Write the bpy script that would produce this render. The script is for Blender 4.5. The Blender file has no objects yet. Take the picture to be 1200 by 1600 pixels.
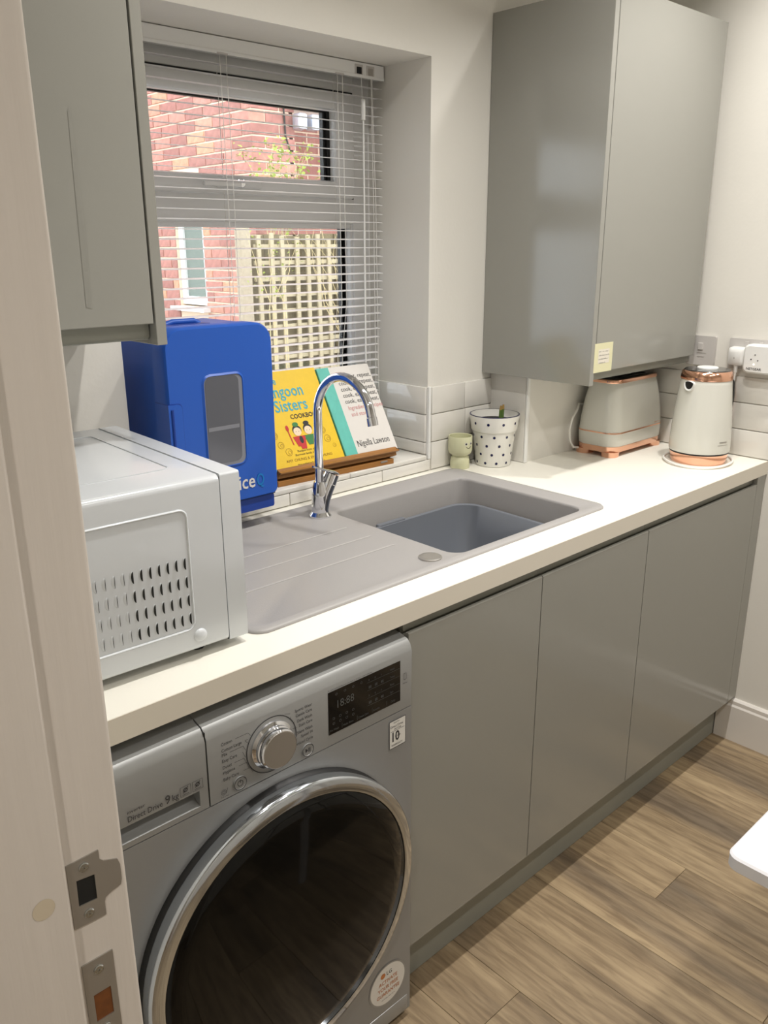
import bpy, bmesh, math, random
from mathutils import Vector, Matrix
random.seed(7)
S = bpy.context.scene
COL = S.collection
PI = math.pi

# ------------------------------------------------------------------ camera
def cam_basis(yaw, pitch, roll):
    cy, sy, cp, sp = math.cos(yaw), math.sin(yaw), math.cos(pitch), math.sin(pitch)
    f = Vector((-sy*cp, cy*cp, sp)); r = Vector((cy, sy, 0)); u = r.cross(f)
    cr, sr = math.cos(roll), math.sin(roll)
    return cr*r+sr*u, -sr*r+cr*u, f
cd = bpy.data.cameras.new('camera'); cam = bpy.data.objects.new('camera', cd); COL.objects.link(cam)
R_, U_, F_ = cam_basis(math.radians(-42.9411), math.radians(-17.6533), math.radians(-0.2613))
cam.matrix_world = Matrix(((R_.x, U_.x, -F_.x, -0.2154), (R_.y, U_.y, -F_.y, -0.9517), (R_.z, U_.z, -F_.z, 1.5013), (0, 0, 0, 1)))
cd.sensor_fit = 'VERTICAL'; cd.sensor_height = 36; cd.lens = 36*1307.523/1600; cd.clip_start = .02
S.camera = cam
# ------------------------------------------------------------------ world, exposure
W = bpy.data.worlds.new('overcast_sky'); S.world = W; W.use_nodes = True
bg = W.node_tree.nodes['Background']; bg.inputs[0].default_value = (.86, .93, 1, 1); bg.inputs[1].default_value = 4.0
S.view_settings.view_transform = 'Standard'; S.view_settings.look = 'None'; S.view_settings.gamma = 1
S.view_settings.use_curve_mapping = False
S.view_settings.exposure = 0.0
LIGHT_W = 6.0
def disc_light(name, loc, w, size=.07, col=(1, .97, .93)):
    l = bpy.data.lights.new(name, 'AREA'); l.shape = 'DISK'; l.size = size; l.energy = w; l.color = col; l.spread = math.radians(132)
    o = bpy.data.objects.new(name, l); COL.objects.link(o); o.location = loc; return o
LAMPS = [(.72, -.12), (1.27, -.12), (1.85, -.12), (.72, -1.15), (1.27, -1.15), (1.85, -1.15)]  # second row, over the table, is added fill for cabinet fronts and floor
for i, (x, y) in enumerate(LAMPS):
    disc_light('downlight_beam', (x, y, 2.388), LIGHT_W if y > -.5 else LIGHT_W*.62)
disc_light('hall_downlight_beam', (-.75, -1.1, 2.388), 7.5, .09, (1, .93, .86))

# ------------------------------------------------------------------ helpers
def link(name, bm, mats, parent=None, smooth=False, loc=None, rot=None):
    me = bpy.data.meshes.new(name)
    bmesh.ops.recalc_face_normals(bm, faces=bm.faces)
    bm.to_mesh(me); bm.free()
    if smooth:
        me.polygons.foreach_set('use_smooth', [True]*len(me.polygons))
        me.set_sharp_from_angle(angle=math.radians(smooth if smooth > 1 else 35))
    for m in (mats if isinstance(mats, (list, tuple)) else [mats]): me.materials.append(m)
    o = bpy.data.objects.new(name, me); COL.objects.link(o)
    if parent: o.parent = parent
    if loc: o.location = loc
    if rot: o.rotation_euler = rot
    return o
def inst(o, parent, loc=None, rot=None, scale=None):
    c = o.copy(); COL.objects.link(c); c.parent = parent
    if loc is not None: c.location = loc
    if rot is not None: c.rotation_euler = rot
    if scale is not None: c.scale = scale
    return c
def tag(o, label, cat, group=None):
    o['label'] = label; o['category'] = cat
    if group: o['group'] = group
    return o
def thing(name, label, cat, loc=(0, 0, 0), rz=0, group=None):
    o = bpy.data.objects.new(name, None); COL.objects.link(o); o.empty_display_size = .05
    o.location = loc; o.rotation_euler = (0, 0, rz)
    return tag(o, label, cat, group)
def struct(o): o['kind'] = 'structure'; return o
def box(bm, x0, x1, y0, y1, z0, z1, bev=0, seg=2, M=None, mi=0):
    vs = [bm.verts.new(p) for p in ((x0,y0,z0),(x1,y0,z0),(x1,y1,z0),(x0,y1,z0),(x0,y0,z1),(x1,y0,z1),(x1,y1,z1),(x0,y1,z1))]
    fs = [bm.faces.new([vs[i] for i in q]) for q in ((0,3,2,1),(4,5,6,7),(0,1,5,4),(1,2,6,5),(2,3,7,6),(3,0,4,7))]
    for f in fs: f.material_index = mi
    geom = vs
    if bev:
        es = list({e for f in fs for e in f.edges})
        r = bmesh.ops.bevel(bm, geom=es, offset=bev, segments=seg, affect='EDGES', profile=.5)
        geom = list({v for f in r['faces'] for v in f.verts} | {v for v in vs if v.is_valid})
    if M is not None: bmesh.ops.transform(bm, matrix=M, verts=[v for v in geom if v.is_valid])
def B(*a, **k):
    bm = bmesh.new(); box(bm, *a, **k); return bm
def rr(x0, x1, y0, y1, r, n=5):
    pts = []
    if not isinstance(r, (list, tuple)): r = [r]*4           # corners: x1y0, x1y1, x0y1, x0y0
    for (cx, cy, a, q) in ((x1, y0, -PI/2, 0), (x1, y1, 0, 1), (x0, y1, PI/2, 2), (x0, y0, PI, 3)):
        rad = r[q]; sx = -1 if cx == x1 else 1; sy = -1 if cy == y1 else 1
        for i in range(n+1):
            t = a+PI/2*i/n
            pts.append((cx+sx*rad+rad*math.cos(t), cy+sy*rad+rad*math.sin(t)))
    return pts
def loop(bm, pts): return [bm.verts.new(p) for p in pts]
def bridge(bm, a, b, mi=0):
    n = len(a)
    for i in range(n):
        f = bm.faces.new((a[i], a[(i+1) % n], b[(i+1) % n], b[i])); f.material_index = mi
def cap(bm, a, mi=0):
    f = bm.faces.new(a); f.material_index = mi; return f
def loft(bm, loops, c0=True, c1=True, mi=0):
    L = [loop(bm, l) for l in loops]
    for a, b in zip(L, L[1:]): bridge(bm, a, b, mi)
    if c0: cap(bm, list(reversed(L[0])), mi)
    if c1: cap(bm, L[-1], mi)
    return L
def lathe(bm, prof, seg=32, c=(0, 0, 0), axis='z', c0=True, c1=True, mi=0):
    ls = []
    for r, h in prof:
        l = []
        for i in range(seg):
            t = 2*PI*i/seg; a, b = max(r, 1e-5)*math.cos(t), max(r, 1e-5)*math.sin(t)
            p = {'z': (a, b, h), 'y': (a, h, b), 'x': (h, a, b)}[axis]
            l.append((p[0]+c[0], p[1]+c[1], p[2]+c[2]))
        ls.append(l)
    loft(bm, ls, c0, c1, mi)
def tube(bm, pts, r, seg=8, mi=0, caps=True):
    pts = [Vector(p) for p in pts]; n = len(pts); ls = []
    rs = r if isinstance(r, (list, tuple)) else [r]*n
    t0 = (pts[1]-pts[0]).normalized(); up = Vector((0, 0, 1)) if abs(t0.z) < .9 else Vector((1, 0, 0))
    nrm = t0.cross(up).normalized()
    for i in range(n):
        t = (pts[min(i+1, n-1)]-pts[max(i-1, 0)]).normalized()
        nrm = (nrm-t*nrm.dot(t)).normalized(); b = t.cross(nrm)
        ls.append([tuple(pts[i]+(nrm*math.cos(2*PI*k/seg)+b*math.sin(2*PI*k/seg))*rs[i]) for k in range(seg)])
    loft(bm, ls, caps, caps, mi)
def prism_y(bm, pts, y0, y1, mi=0):          # outline in x,z pushed along y
    loft(bm, [[(x, y0, z) for x, z in pts], [(x, y1, z) for x, z in pts]], mi=mi)
def prism_x(bm, pts, x0, x1, mi=0):
    loft(bm, [[(x0, y, z) for y, z in pts], [(x1, y, z) for y, z in pts]], mi=mi)
def prism_z(bm, pts, z0, z1, mi=0):
    loft(bm, [[(x, y, z0) for x, y in pts], [(x, y, z1) for x, y in pts]], mi=mi)
def disc_y(bm, x, z, r, y, seg=20, mi=0, rz=None):
    cap(bm, [bm.verts.new((x+r*math.cos(2*PI*i/seg), y, z+(rz or r)*math.sin(2*PI*i/seg))) for i in range(seg)], mi)
def ring_y(bm, x, z, r0, r1, y, seg=32, mi=0):
    a = loop(bm, [(x+r0*math.cos(2*PI*i/seg), y, z+r0*math.sin(2*PI*i/seg)) for i in range(seg)])
    b = loop(bm, [(x+r1*math.cos(2*PI*i/seg), y, z+r1*math.sin(2*PI*i/seg)) for i in range(seg)])
    bridge(bm, a, b, mi)
def quad_y(bm, x0, x1, z0, z1, y, mi=0):
    f = bm.faces.new([bm.verts.new(p) for p in ((x0, y, z0), (x1, y, z0), (x1, y, z1), (x0, y, z1))]); f.material_index = mi
def line_y(bm, p, q, w, y, mi=0):
    d = Vector((q[0]-p[0], q[1]-p[1])).normalized(); n = Vector((-d.y, d.x))*w/2
    f = bm.faces.new([bm.verts.new((a[0]+s*n.x, y, a[1]+s*n.y)) for a, s in ((p, -1), (q, -1), (q, 1), (p, 1))]); f.material_index = mi
def scribble(bm, x, z, w, h, y, lw, mi=0):     # print or handwriting too small to read
    p = (x, z); i = 0
    while p[0] < x+w:
        q = (p[0]+h*(.35+.3*random.random()), z+(h if i % 2 == 0 else 0)*(.5+.5*random.random()))
        if random.random() > .16: line_y(bm, p, q, lw, y, mi)
        p = q; i += 1
def text(bm, s, x, z, size, y=0, align='LEFT', sx=1.0, mi=0, shear=0, bold=0.0):
    c = bpy.data.curves.new('t', 'FONT'); c.body = s; c.size = size; c.align_x = align; c.shear = shear; c.offset = bold*size
    c.resolution_u = 2
    o = bpy.data.objects.new('t', c); COL.objects.link(o)
    dg = bpy.context.evaluated_depsgraph_get()
    me = bpy.data.meshes.new_from_object(o.evaluated_get(dg))
    n = len(bm.verts); nf = len(bm.faces)
    bm.from_mesh(me); bm.verts.ensure_lookup_table(); bm.faces.ensure_lookup_table()
    for v in bm.verts[n:]: v.co = (x+v.co.x*sx, y, z+v.co.y)
    for f in bm.faces[nf:]: f.material_index = mi
    bpy.data.objects.remove(o); bpy.data.curves.remove(c); bpy.data.meshes.remove(me)

# ------------------------------------------------------------------ materials
def srgb(r, g, b):
    f = lambda c: (c/255/12.92 if c <= 10 else ((c/255+.055)/1.055)**2.4)
    return (f(r), f(g), f(b), 1)
def mat(name, col, rough=.5, metal=0, coat=0, spec=.5, bump=0, bscale=60, var=0, vscale=4, trans=0, emit=0, stretch=None, ior=1.5):
    m = bpy.data.materials.new(name); m.use_nodes = True; nt = m.node_tree; p = nt.nodes['Principled BSDF']
    c = srgb(*col); p.inputs['Base Color'].default_value = c; p.inputs['Roughness'].default_value = rough
    p.inputs['Metallic'].default_value = metal; p.inputs['Specular IOR Level'].default_value = spec; p.inputs['IOR'].default_value = ior
    if coat: p.inputs['Coat Weight'].default_value = coat; p.inputs['Coat Roughness'].default_value = .03
    if trans: p.inputs['Transmission Weight'].default_value = trans
    if emit: p.inputs['Emission Color'].default_value = c; p.inputs['Emission Strength'].default_value = emit
    if bump or var:
        tc = nt.nodes.new('ShaderNodeTexCoord'); mp = nt.nodes.new('ShaderNodeMapping')
        nt.links.new(tc.outputs['Object'], mp.inputs[0])
        if stretch: mp.inputs['Scale'].default_value = stretch
    if var:
        n = nt.nodes.new('ShaderNodeTexNoise'); n.inputs['Scale'].default_value = vscale; n.inputs['Detail'].default_value = 4
        nt.links.new(mp.outputs[0], n.inputs['Vector'])
        mx = nt.nodes.new('ShaderNodeMix'); mx.data_type = 'RGBA'
        mx.inputs['A'].default_value = tuple(min(1, v*(1-var)) for v in c[:3])+(1,)
        mx.inputs['B'].default_value = tuple(min(1, v*(1+var)) for v in c[:3])+(1,)
        nt.links.new(n.outputs[0], mx.inputs['Factor']); nt.links.new(mx.outputs['Result'], p.inputs['Base Color'])
    if bump:
        n2 = nt.nodes.new('ShaderNodeTexNoise'); n2.inputs['Scale'].default_value = bscale; n2.inputs['Detail'].default_value = 3
        nt.links.new(mp.outputs[0], n2.inputs['Vector'])
        bp = nt.nodes.new('ShaderNodeBump'); bp.inputs['Strength'].default_value = bump; bp.inputs['Distance'].default_value = .002
        nt.links.new(n2.outputs[0], bp.inputs['Height']); nt.links.new(bp.outputs[0], p.inputs['Normal'])
    return m
M = {}
M['wall'] = mat('wall_paint', (228, 225, 217), .7, bump=.15, bscale=90)
M['ceil'] = mat('ceiling_paint', (238, 237, 232), .8)
M['gloss'] = mat('white_gloss_paint', (222, 214, 205), .32, bump=.4, bscale=14, var=.05, vscale=9, stretch=(9, 9, .5))
M['skirt'] = mat('skirting_paint', (226, 221, 214), .35)
M['tile'] = mat('ceramic_tile', (226, 223, 216), .12, coat=.4, bump=.35, bscale=9, var=.03, vscale=6)
M['grout'] = mat('grout', (205, 202, 194), .9)
M['work'] = mat('white_worktop', (240, 237, 226), .4, bump=.08, bscale=200)
M['workedge'] = mat('worktop_edge', (226, 219, 205), .45)
M['cab'] = mat('grey_gloss_lacquer', (150, 149, 142), .15, spec=.5)
M['cabmat'] = mat('grey_matt_panel', (142, 143, 134), .5)
M['cabdark'] = mat('grey_recess_rail', (140, 140, 130), .35)
M['gap'] = mat('dark_gap', (22, 22, 20), .8)
M['upvc'] = mat('white_upvc', (236, 236, 234), .25)
M['black'] = mat('black_rubber', (10, 10, 11), .5)
M['blackgloss'] = mat('black_gloss', (12, 12, 13), .06, coat=.5)
M['chrome'] = mat('chrome', (225, 226, 230), .06, metal=1)
M['chromering'] = mat('door_ring_chrome', (206, 212, 220), .10, metal=1)
M['steel'] = mat('satin_steel', (176, 172, 166), .38, metal=.75)
M['screw'] = mat('screw_steel', (190, 192, 190), .25, metal=1)
M['silver'] = mat('silver_paint', (152, 153, 153), .33, metal=.3, bump=.03, bscale=800)
M['silver2'] = mat('silver_panel', (158, 159, 158), .3, metal=.35)
M['drum'] = mat('smoked_door_glass', (10, 10, 9), .05, spec=.26)
M['sink'] = mat('grey_composite', (163, 160, 158), .45, bump=.12, bscale=500, var=.04, vscale=300)
M['groove'] = mat('drainer_ridge', (176, 173, 170), .4)
M['tub'] = mat('slate_blue_plastic', (110, 114, 121), .3)
M['white'] = mat('white_plastic', (236, 236, 233), .3)
M['whitemw'] = mat('white_enamel', (214, 218, 222), .22, coat=.3)
M['cream'] = mat('cream_enamel', (216, 215, 206), .22, coat=.4)
M['copper'] = mat('rose_copper', (236, 184, 156), .16, metal=1)
M['blue'] = mat('royal_blue_plastic', (30, 88, 186), .38)
M['blue2'] = mat('deep_blue_plastic', (16, 58, 146), .4)
M['bluetext'] = mat('bright_blue_print', (10, 116, 190), .4)
M['smoke'] = mat('smoky_window', (92, 94, 102), .12, coat=.2)
M['smokeframe'] = mat('grey_window_seal', (128, 130, 138), .3)
M['yellow'] = mat('yellow_cover', (236, 196, 10), .45, var=.06, vscale=60)
M['turq'] = mat('turquoise_cloth', (60, 170, 200), .5)
M['teal'] = mat('teal_spine', (96, 190, 176), .5, var=.12, vscale=60)
M['paper'] = mat('book_pages', (228, 222, 208), .8)
M['coverwhite'] = mat('white_cover', (222, 218, 212), .5, var=.02, vscale=80)
M['ink'] = mat('dark_ink', (52, 50, 52), .7)
M['inkpink'] = mat('pink_ink', (206, 140, 140), .7)
M['inkblue'] = mat('sky_blue_ink', (70, 172, 190), .6)
M['inkred'] = mat('red_ink', (200, 48, 48), .6)
M['inkgreen'] = mat('green_ink', (60, 130, 70), .6)
M['inkbrown'] = mat('brown_line_ink', (150, 112, 20), .6)
M['skin'] = mat('cream_ink', (246, 220, 190), .6)
M['wood'] = mat('acacia_wood', (158, 108, 52), .5, var=.3, vscale=10, stretch=(1, 12, 12))
M['pot'] = mat('white_glazed_pot', (228, 226, 218), .2, coat=.3)
M['navy'] = mat('navy_dot_glaze', (18, 20, 70), .25)
M['soil'] = mat('dark_soil', (26, 24, 22), .9, bump=1, bscale=120)
M['leaf'] = mat('green_stub', (82, 110, 44), .5)
M['leaftip'] = mat('brown_tip', (150, 120, 62), .6)
M['green'] = mat('sage_ceramic', (208, 208, 172), .3, coat=.2)
M['note'] = mat('yellow_note_paper', (222, 218, 180), .8)
M['switch'] = mat('brushed_grey_plate', (196, 192, 188), .4)
M['glass'] = mat('window_glass', (255, 255, 255), 0, trans=1, ior=1.45)
M['blind'] = mat('white_slat', (240, 238, 238), .35)
M['cord'] = mat('white_cord', (232, 230, 224), .6)
M['mortar'] = mat('mortar', (226, 204, 178), .95, bump=.5, bscale=80)
M['concrete'] = mat('pebbled_concrete', (164, 150, 128), .9, bump=1, bscale=60, var=.25, vscale=70)
M['trellis'] = mat('weathered_slat', (172, 158, 128), .85, var=.15, vscale=8, stretch=(4, 4, 1))
M['fence'] = mat('weathered_board', (112, 100, 72), .9, var=.35, vscale=5, stretch=(1, 1, 6))
M['ground'] = mat('paving', (140, 134, 124), .9, var=.1)
M['foliage'] = mat('yellow_green_leaf', (146, 160, 62), .6)
M['twig'] = mat('pale_twig', (196, 176, 130), .8)
M['alu'] = mat('silver_lamp_shell', (190, 195, 205), .3, metal=.6)
M['netglass'] = mat('frosted_house_window', (116, 126, 118), .6, spec=.05)
M['lamp'] = mat('lamp_lens', (255, 240, 214), .5, emit=8)
M['tablewhite'] = mat('white_table_lacquer', (240, 240, 244), .3)
M['stain'] = mat('old_varnish_spot', (212, 199, 176), .5)
M['rust'] = mat('bare_wood_hole', (120, 70, 28), .8, var=.4, vscale=120)
M['stickergrey'] = mat('white_sticker', (222, 220, 214), .4)
M['orange'] = mat('orange_print', (190, 120, 70), .6)
M['dispgrey'] = mat('display_print', (84, 86, 85), .6)

def brick_mat():
    m = bpy.data.materials.new('red_brick'); m.use_nodes = True; nt = m.node_tree; p = nt.nodes['Principled BSDF']
    p.inputs['Roughness'].default_value = .9
    oi = nt.nodes.new('ShaderNodeObjectInfo'); tc = nt.nodes.new('ShaderNodeTexCoord')
    rp = nt.nodes.new('ShaderNodeValToRGB'); el = rp.color_ramp.elements
    el[0].color = srgb(164, 110, 100); el[1].color = srgb(214, 158, 122)
    e = el.new(.45); e.color = srgb(184, 126, 114); e = el.new(.8); e.color = srgb(196, 138, 122)
    nt.links.new(oi.outputs['Random'], rp.inputs[0])
    n = nt.nodes.new('ShaderNodeTexNoise'); n.inputs['Scale'].default_value = 26; n.inputs['Detail'].default_value = 6
    nt.links.new(tc.outputs['Object'], n.inputs['Vector'])
    mx = nt.nodes.new('ShaderNodeMix'); mx.data_type = 'RGBA'; mx.blend_type = 'MULTIPLY'; mx.inputs['Factor'].default_value = .55
    nt.links.new(rp.outputs[0], mx.inputs['A']); r2 = nt.nodes.new('ShaderNodeValToRGB')
    r2.color_ramp.elements[0].position = .3; r2.color_ramp.elements[0].color = (.45, .42, .42, 1); r2.color_ramp.elements[1].position = .7
    nt.links.new(n.outputs[0], r2.inputs[0]); nt.links.new(r2.outputs[0], mx.inputs['B'])
    nt.links.new(mx.outputs['Result'], p.inputs['Base Color'])
    return m
M['brick'] = brick_mat()
def brickwall_mat():
    m = bpy.data.materials.new('distant_brickwork'); m.use_nodes = True; nt = m.node_tree; p = nt.nodes['Principled BSDF']
    p.inputs['Roughness'].default_value = .9
    tc = nt.nodes.new('ShaderNodeTexCoord'); sp = nt.nodes.new('ShaderNodeSeparateXYZ'); cb = nt.nodes.new('ShaderNodeCombineXYZ')
    ad = nt.nodes.new('ShaderNodeMath'); nt.links.new(tc.outputs['Object'], sp.inputs[0])
    nt.links.new(sp.outputs[0], ad.inputs[0]); nt.links.new(sp.outputs[1], ad.inputs[1])
    nt.links.new(ad.outputs[0], cb.inputs[0]); nt.links.new(sp.outputs[2], cb.inputs[1])
    bt = nt.nodes.new('ShaderNodeTexBrick'); nt.links.new(cb.outputs[0], bt.inputs['Vector'])
    bt.inputs['Scale'].default_value = 1; bt.inputs['Brick Width'].default_value = .225; bt.inputs['Row Height'].default_value = .075
    bt.inputs['Mortar Size'].default_value = .005; bt.inputs['Color1'].default_value = srgb(164, 110, 100); bt.inputs['Color2'].default_value = srgb(184, 126, 114)
    bt.inputs['Mortar'].default_value = srgb(226, 204, 178)
    nt.links.new(bt.outputs[0], p.inputs['Base Color']); return m
M['brickwall'] = brickwall_mat()
def plank_mat():
    m = bpy.data.materials.new('oak_plank'); m.use_nodes = True; nt = m.node_tree; p = nt.nodes['Principled BSDF']
    p.inputs['Roughness'].default_value = .42
    oi = nt.nodes.new('ShaderNodeObjectInfo'); tc = nt.nodes.new('ShaderNodeTexCoord')
    off = nt.nodes.new('ShaderNodeVectorMath'); off.operation = 'SCALE'; cb = nt.nodes.new('ShaderNodeCombineXYZ')
    for i in range(3): nt.links.new(oi.outputs['Random'], cb.inputs[i])
    nt.links.new(cb.outputs[0], off.inputs[0]); off.inputs['Scale'].default_value = 37
    ad = nt.nodes.new('ShaderNodeVectorMath'); nt.links.new(tc.outputs['Object'], ad.inputs[0]); nt.links.new(off.outputs[0], ad.inputs[1])
    mp = nt.nodes.new('ShaderNodeMapping'); mp.inputs['Scale'].default_value = (1, .11, 1); nt.links.new(ad.outputs[0], mp.inputs[0])
    n1 = nt.nodes.new('ShaderNodeTexNoise'); n1.inputs['Scale'].default_value = 7; n1.inputs['Detail'].default_value = 3; n1.inputs['Distortion'].default_value = .9
    nt.links.new(mp.outputs[0], n1.inputs['Vector'])
    n2 = nt.nodes.new('ShaderNodeTexNoise'); n2.inputs['Scale'].default_value = 90; n2.inputs['Detail'].default_value = 5; n2.inputs['Distortion'].default_value = .6
    nt.links.new(mp.outputs[0], n2.inputs['Vector'])
    wv = nt.nodes.new('ShaderNodeTexWave'); wv.inputs['Scale'].default_value = 7; wv.inputs['Distortion'].default_value = 9; wv.inputs['Detail'].default_value = 3; wv.inputs['Detail Scale'].default_value = 1.6
    nt.links.new(mp.outputs[0], wv.inputs['Vector'])
    r1 = nt.nodes.new('ShaderNodeValToRGB'); e = r1.color_ramp.elements
    e[0].position = .30; e[0].color = srgb(126, 112, 94); e[1].position = .72; e[1].color = srgb(186, 165, 132)
    q = e.new(.5); q.color = srgb(160, 140, 111)
    nt.links.new(n1.outputs[0], r1.inputs[0])
    a = nt.nodes.new('ShaderNodeMix'); a.data_type = 'RGBA'; a.blend_type = 'MULTIPLY'; a.inputs['Factor'].default_value = .55
    r2 = nt.nodes.new('ShaderNodeValToRGB'); r2.color_ramp.elements[0].position = .36; r2.color_ramp.elements[0].color = (.46, .42, .40, 1); r2.color_ramp.elements[1].position = .6
    nt.links.new(n2.outputs[0], r2.inputs[0]); nt.links.new(r1.outputs[0], a.inputs['A']); nt.links.new(r2.outputs[0], a.inputs['B'])
    b = nt.nodes.new('ShaderNodeMix'); b.data_type = 'RGBA'; b.blend_type = 'MULTIPLY'; b.inputs['Factor'].default_value = .3
    r3 = nt.nodes.new('ShaderNodeValToRGB'); r3.color_ramp.elements[0].color = (.5, .45, .42, 1); r3.color_ramp.elements[1].position = .5
    nt.links.new(wv.outputs[0], r3.inputs[0]); nt.links.new(a.outputs['Result'], b.inputs['A']); nt.links.new(r3.outputs[0], b.inputs['B'])
    c = nt.nodes.new('ShaderNodeMix'); c.data_type = 'RGBA'; c.blend_type = 'MULTIPLY'; c.inputs['Factor'].default_value = .5
    r4 = nt.nodes.new('ShaderNodeValToRGB'); r4.color_ramp.elements[0].color = (.62, .6, .58, 1); r4.color_ramp.elements[1].color = (1, .98, .95, 1)
    nt.links.new(oi.outputs['Random'], r4.inputs[0]); nt.links.new(b.outputs['Result'], c.inputs['A']); nt.links.new(r4.outputs[0], c.inputs['B'])
    nt.links.new(c.outputs['Result'], p.inputs['Base Color'])
    bp = nt.nodes.new('ShaderNodeBump'); bp.inputs['Strength'].default_value = .12; bp.inputs['Distance'].default_value = .001
    nt.links.new(n2.outputs[0], bp.inputs['Height']); nt.links.new(bp.outputs[0], p.inputs['Normal'])
    return m
M['plank'] = plank_mat()

# ------------------------------------------------------------------ room constants
XE, YB, H = 2.176, .602, .91             # right wall, back wall, worktop height
XL = 0.008                               # kitchen face of the left wall
WX0, WX1, WZ0, WZ1 = .535, 1.392, .955, 1.932   # window opening
YF = .825                                 # inner face of the window frame
YFRONT, CEIL = -2.05, 2.40

# ------------------------------------------------------------------ floor with planks
bm = B(-1.5, XE+.1, YFRONT-.1, YB+.3, -.06, -.004)
floor = struct(link('floor', bm, M['gap']))
PW = .149
k = 0
for c in range(-19, 6):
    x0 = 1.3755+PW*c
    x1 = x0+PW
    if x1 > XE+.02: x1 = XE+.005
    if x0 < -1.45 or x0 > XE: continue
    jit = {0: -.1954, 1: -.1954-.62, -1: -.52, -2: -.95, -3: -.86, 2: -.36, 3: -.02-.9, 4: -.55}.get(c, -random.random()*1.1)
    ys = [YB]
    y = jit
    while y > YFRONT: ys.append(y); y -= 1.22
    ys.append(YFRONT)
    for a, b in zip(ys, ys[1:]):
        if a-b < .02: continue
        bm = B(x0+.0004-(x0+x1)/2, x1-.0004-(x0+x1)/2, -(a-b)/2+.0004, (a-b)/2-.0004, -.006, 0, bev=.0008, seg=1)
        link('plank', bm, M['plank'], floor, loc=((x0+x1)/2, (a+b)/2, 0))

# ------------------------------------------------------------------ walls
bm = bmesh.new()
y1 = .93
box(bm, XL-.12, WX0, YB, y1, 0, CEIL); box(bm, WX1, XE+.12, YB, y1, 0, CEIL)
box(bm, WX0, WX1, YB, y1, 0, WZ0-.012); box(bm, WX0, WX1, YB, y1, WZ1, CEIL)
wall_back = struct(link('wall_back', bm, M['wall']))
wall_right = struct(link('wall_right', B(XE, XE+.12, YFRONT-.1, YB, 0, CEIL), M['wall']))
bm = bmesh.new()
box(bm, XL-.12, XL, -.368, YB, 0, CEIL); box(bm, XL-.12, XL, -1.268, -.368, 2.08, CEIL); box(bm, XL-.12, XL, YFRONT, -1.268, 0, CEIL)
struct(link('wall_left', bm, M['wall']))
struct(link('wall_front', B(-1.5, XE, YFRONT-.1, YFRONT, 0, CEIL), M['wall']))
bm = bmesh.new(); box(bm, -1.5, -1.4, YFRONT, YB+.3, 0, CEIL); box(bm, -1.4, XL-.12, YB, YB+.1, 0, CEIL)
struct(link('wall_hall', bm, M['wall']))
struct(link('ceiling', B(-1.5, XE+.12, YFRONT-.1, y1, CEIL, CEIL+.08), M['ceil']))
# skirting
def skirting(name, x0, x1, y0, y1, side):
    bm = bmesh.new()
    t = .016
    if side == 'x':
        prism_y(bm, [(x1, 0), (x1-t, 0), (x1-t, .118), (x1-t*.75, .124), (x1-t*.75, .136), (x1-t*.35, .142), (x1, .142)], y0, y1)
    else:
        prism_x(bm, [(y0, 0), (y0+t, 0), (y0+t, .118), (y0+t*.75, .124), (y0+t*.75, .136), (y0+t*.35, .142), (y0, .142)], x0, x1)
    return struct(link(name, bm, M['skirt']))
skirting('baseboard_right', 0, XE, YFRONT+.016, .05, 'x')
skirting('baseboard_front', XL, XE, YFRONT, 0, 'y')
# door lining with stop, strike plates
lin = bmesh.new()
YJ = -.4
box(lin, -.112, .0115, YJ, YJ+.032, 0, 2.05, bev=.004, seg=3)
box(lin, -.112, -.0385, YJ-.010, YJ+.004, 0, 2.05, bev=.003, seg=3)
box(lin, -.112, .0115, -1.268, -1.236, 0, 2.05, bev=.004, seg=3)
box(lin, -.112, -.0385, -1.24, -1.226, 0, 2.05, bev=.003, seg=3)
box(lin, -.112, .0115, -1.268, YJ+.032, 2.05, 2.08, bev=.004, seg=3)
lining = struct(link('trim_1', lin, M['gloss'], smooth=30))
def plate(outline, hole, screws, inner):
    bm = bmesh.new()
    o = loop(bm, [(x, YJ-.0012, z) for x, z in outline]); h = loop(bm, [(x, YJ-.0012, z) for x, z in hole])
    es = [bm.edges.new((l[i], l[(i+1) % len(l)])) for l in (o, h) for i in range(len(l))]
    bmesh.ops.triangle_fill(bm, edges=es, use_beauty=True)
    o2 = loop(bm, [(x, YJ+.001, z) for x, z in outline]); bridge(bm, o, o2)
    h2 = loop(bm, [(x, YJ-.0003, z) for x, z in hole]); bridge(bm, h, h2)
    cap(bm, h2, 1)
    p = link('strike_plate', bm, [M['steel'], inner], lining)
    for x, z in screws:
        b2 = bmesh.new(); lathe(b2, [(.0042, -.0002), (.0042, -.001), (.0034, -.0016)], 16, axis='y')
        box(b2, -.0026, .0026, -.0019, -.0012, -.0004, .0004, M=Matrix.Rotation(.6, 4, 'Y')); box(b2, -.0026, .0026, -.0019, -.0012, -.0004, .0004, M=Matrix.Rotation(.6+PI/2, 4, 'Y'))
        link('screw', b2, M['screw'], p, loc=(x, YJ-.0008, z))
    return p
plate([(-.0357, .9915), (-.0097, .9905), (-.0097, 1.003), (-.0085, 1.0065), (-.003, 1.009), (.0048, 1.011), (.0062, 1.016), (.0062, 1.030), (.0045, 1.036), (-.0065, 1.0405), (-.0097, 1.044), (-.0097, 1.0525), (-.0357, 1.0515)],
      [(-.0300, 1.0105), (-.0152, 1.0095), (-.0150, 1.0325), (-.0295, 1.0345)], [(-.0226, 1.0437), (-.0231, 1.0003)], M['gap'])
plate([(-.0345, .872), (-.0086, .872), (-.0086, .954), (-.0345, .954)], [(-.0285, .892), (-.0138, .892), (-.0138, .920), (-.0285, .920)], [(-.0217, .943), (-.0217, .882)], M['rust'])
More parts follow.
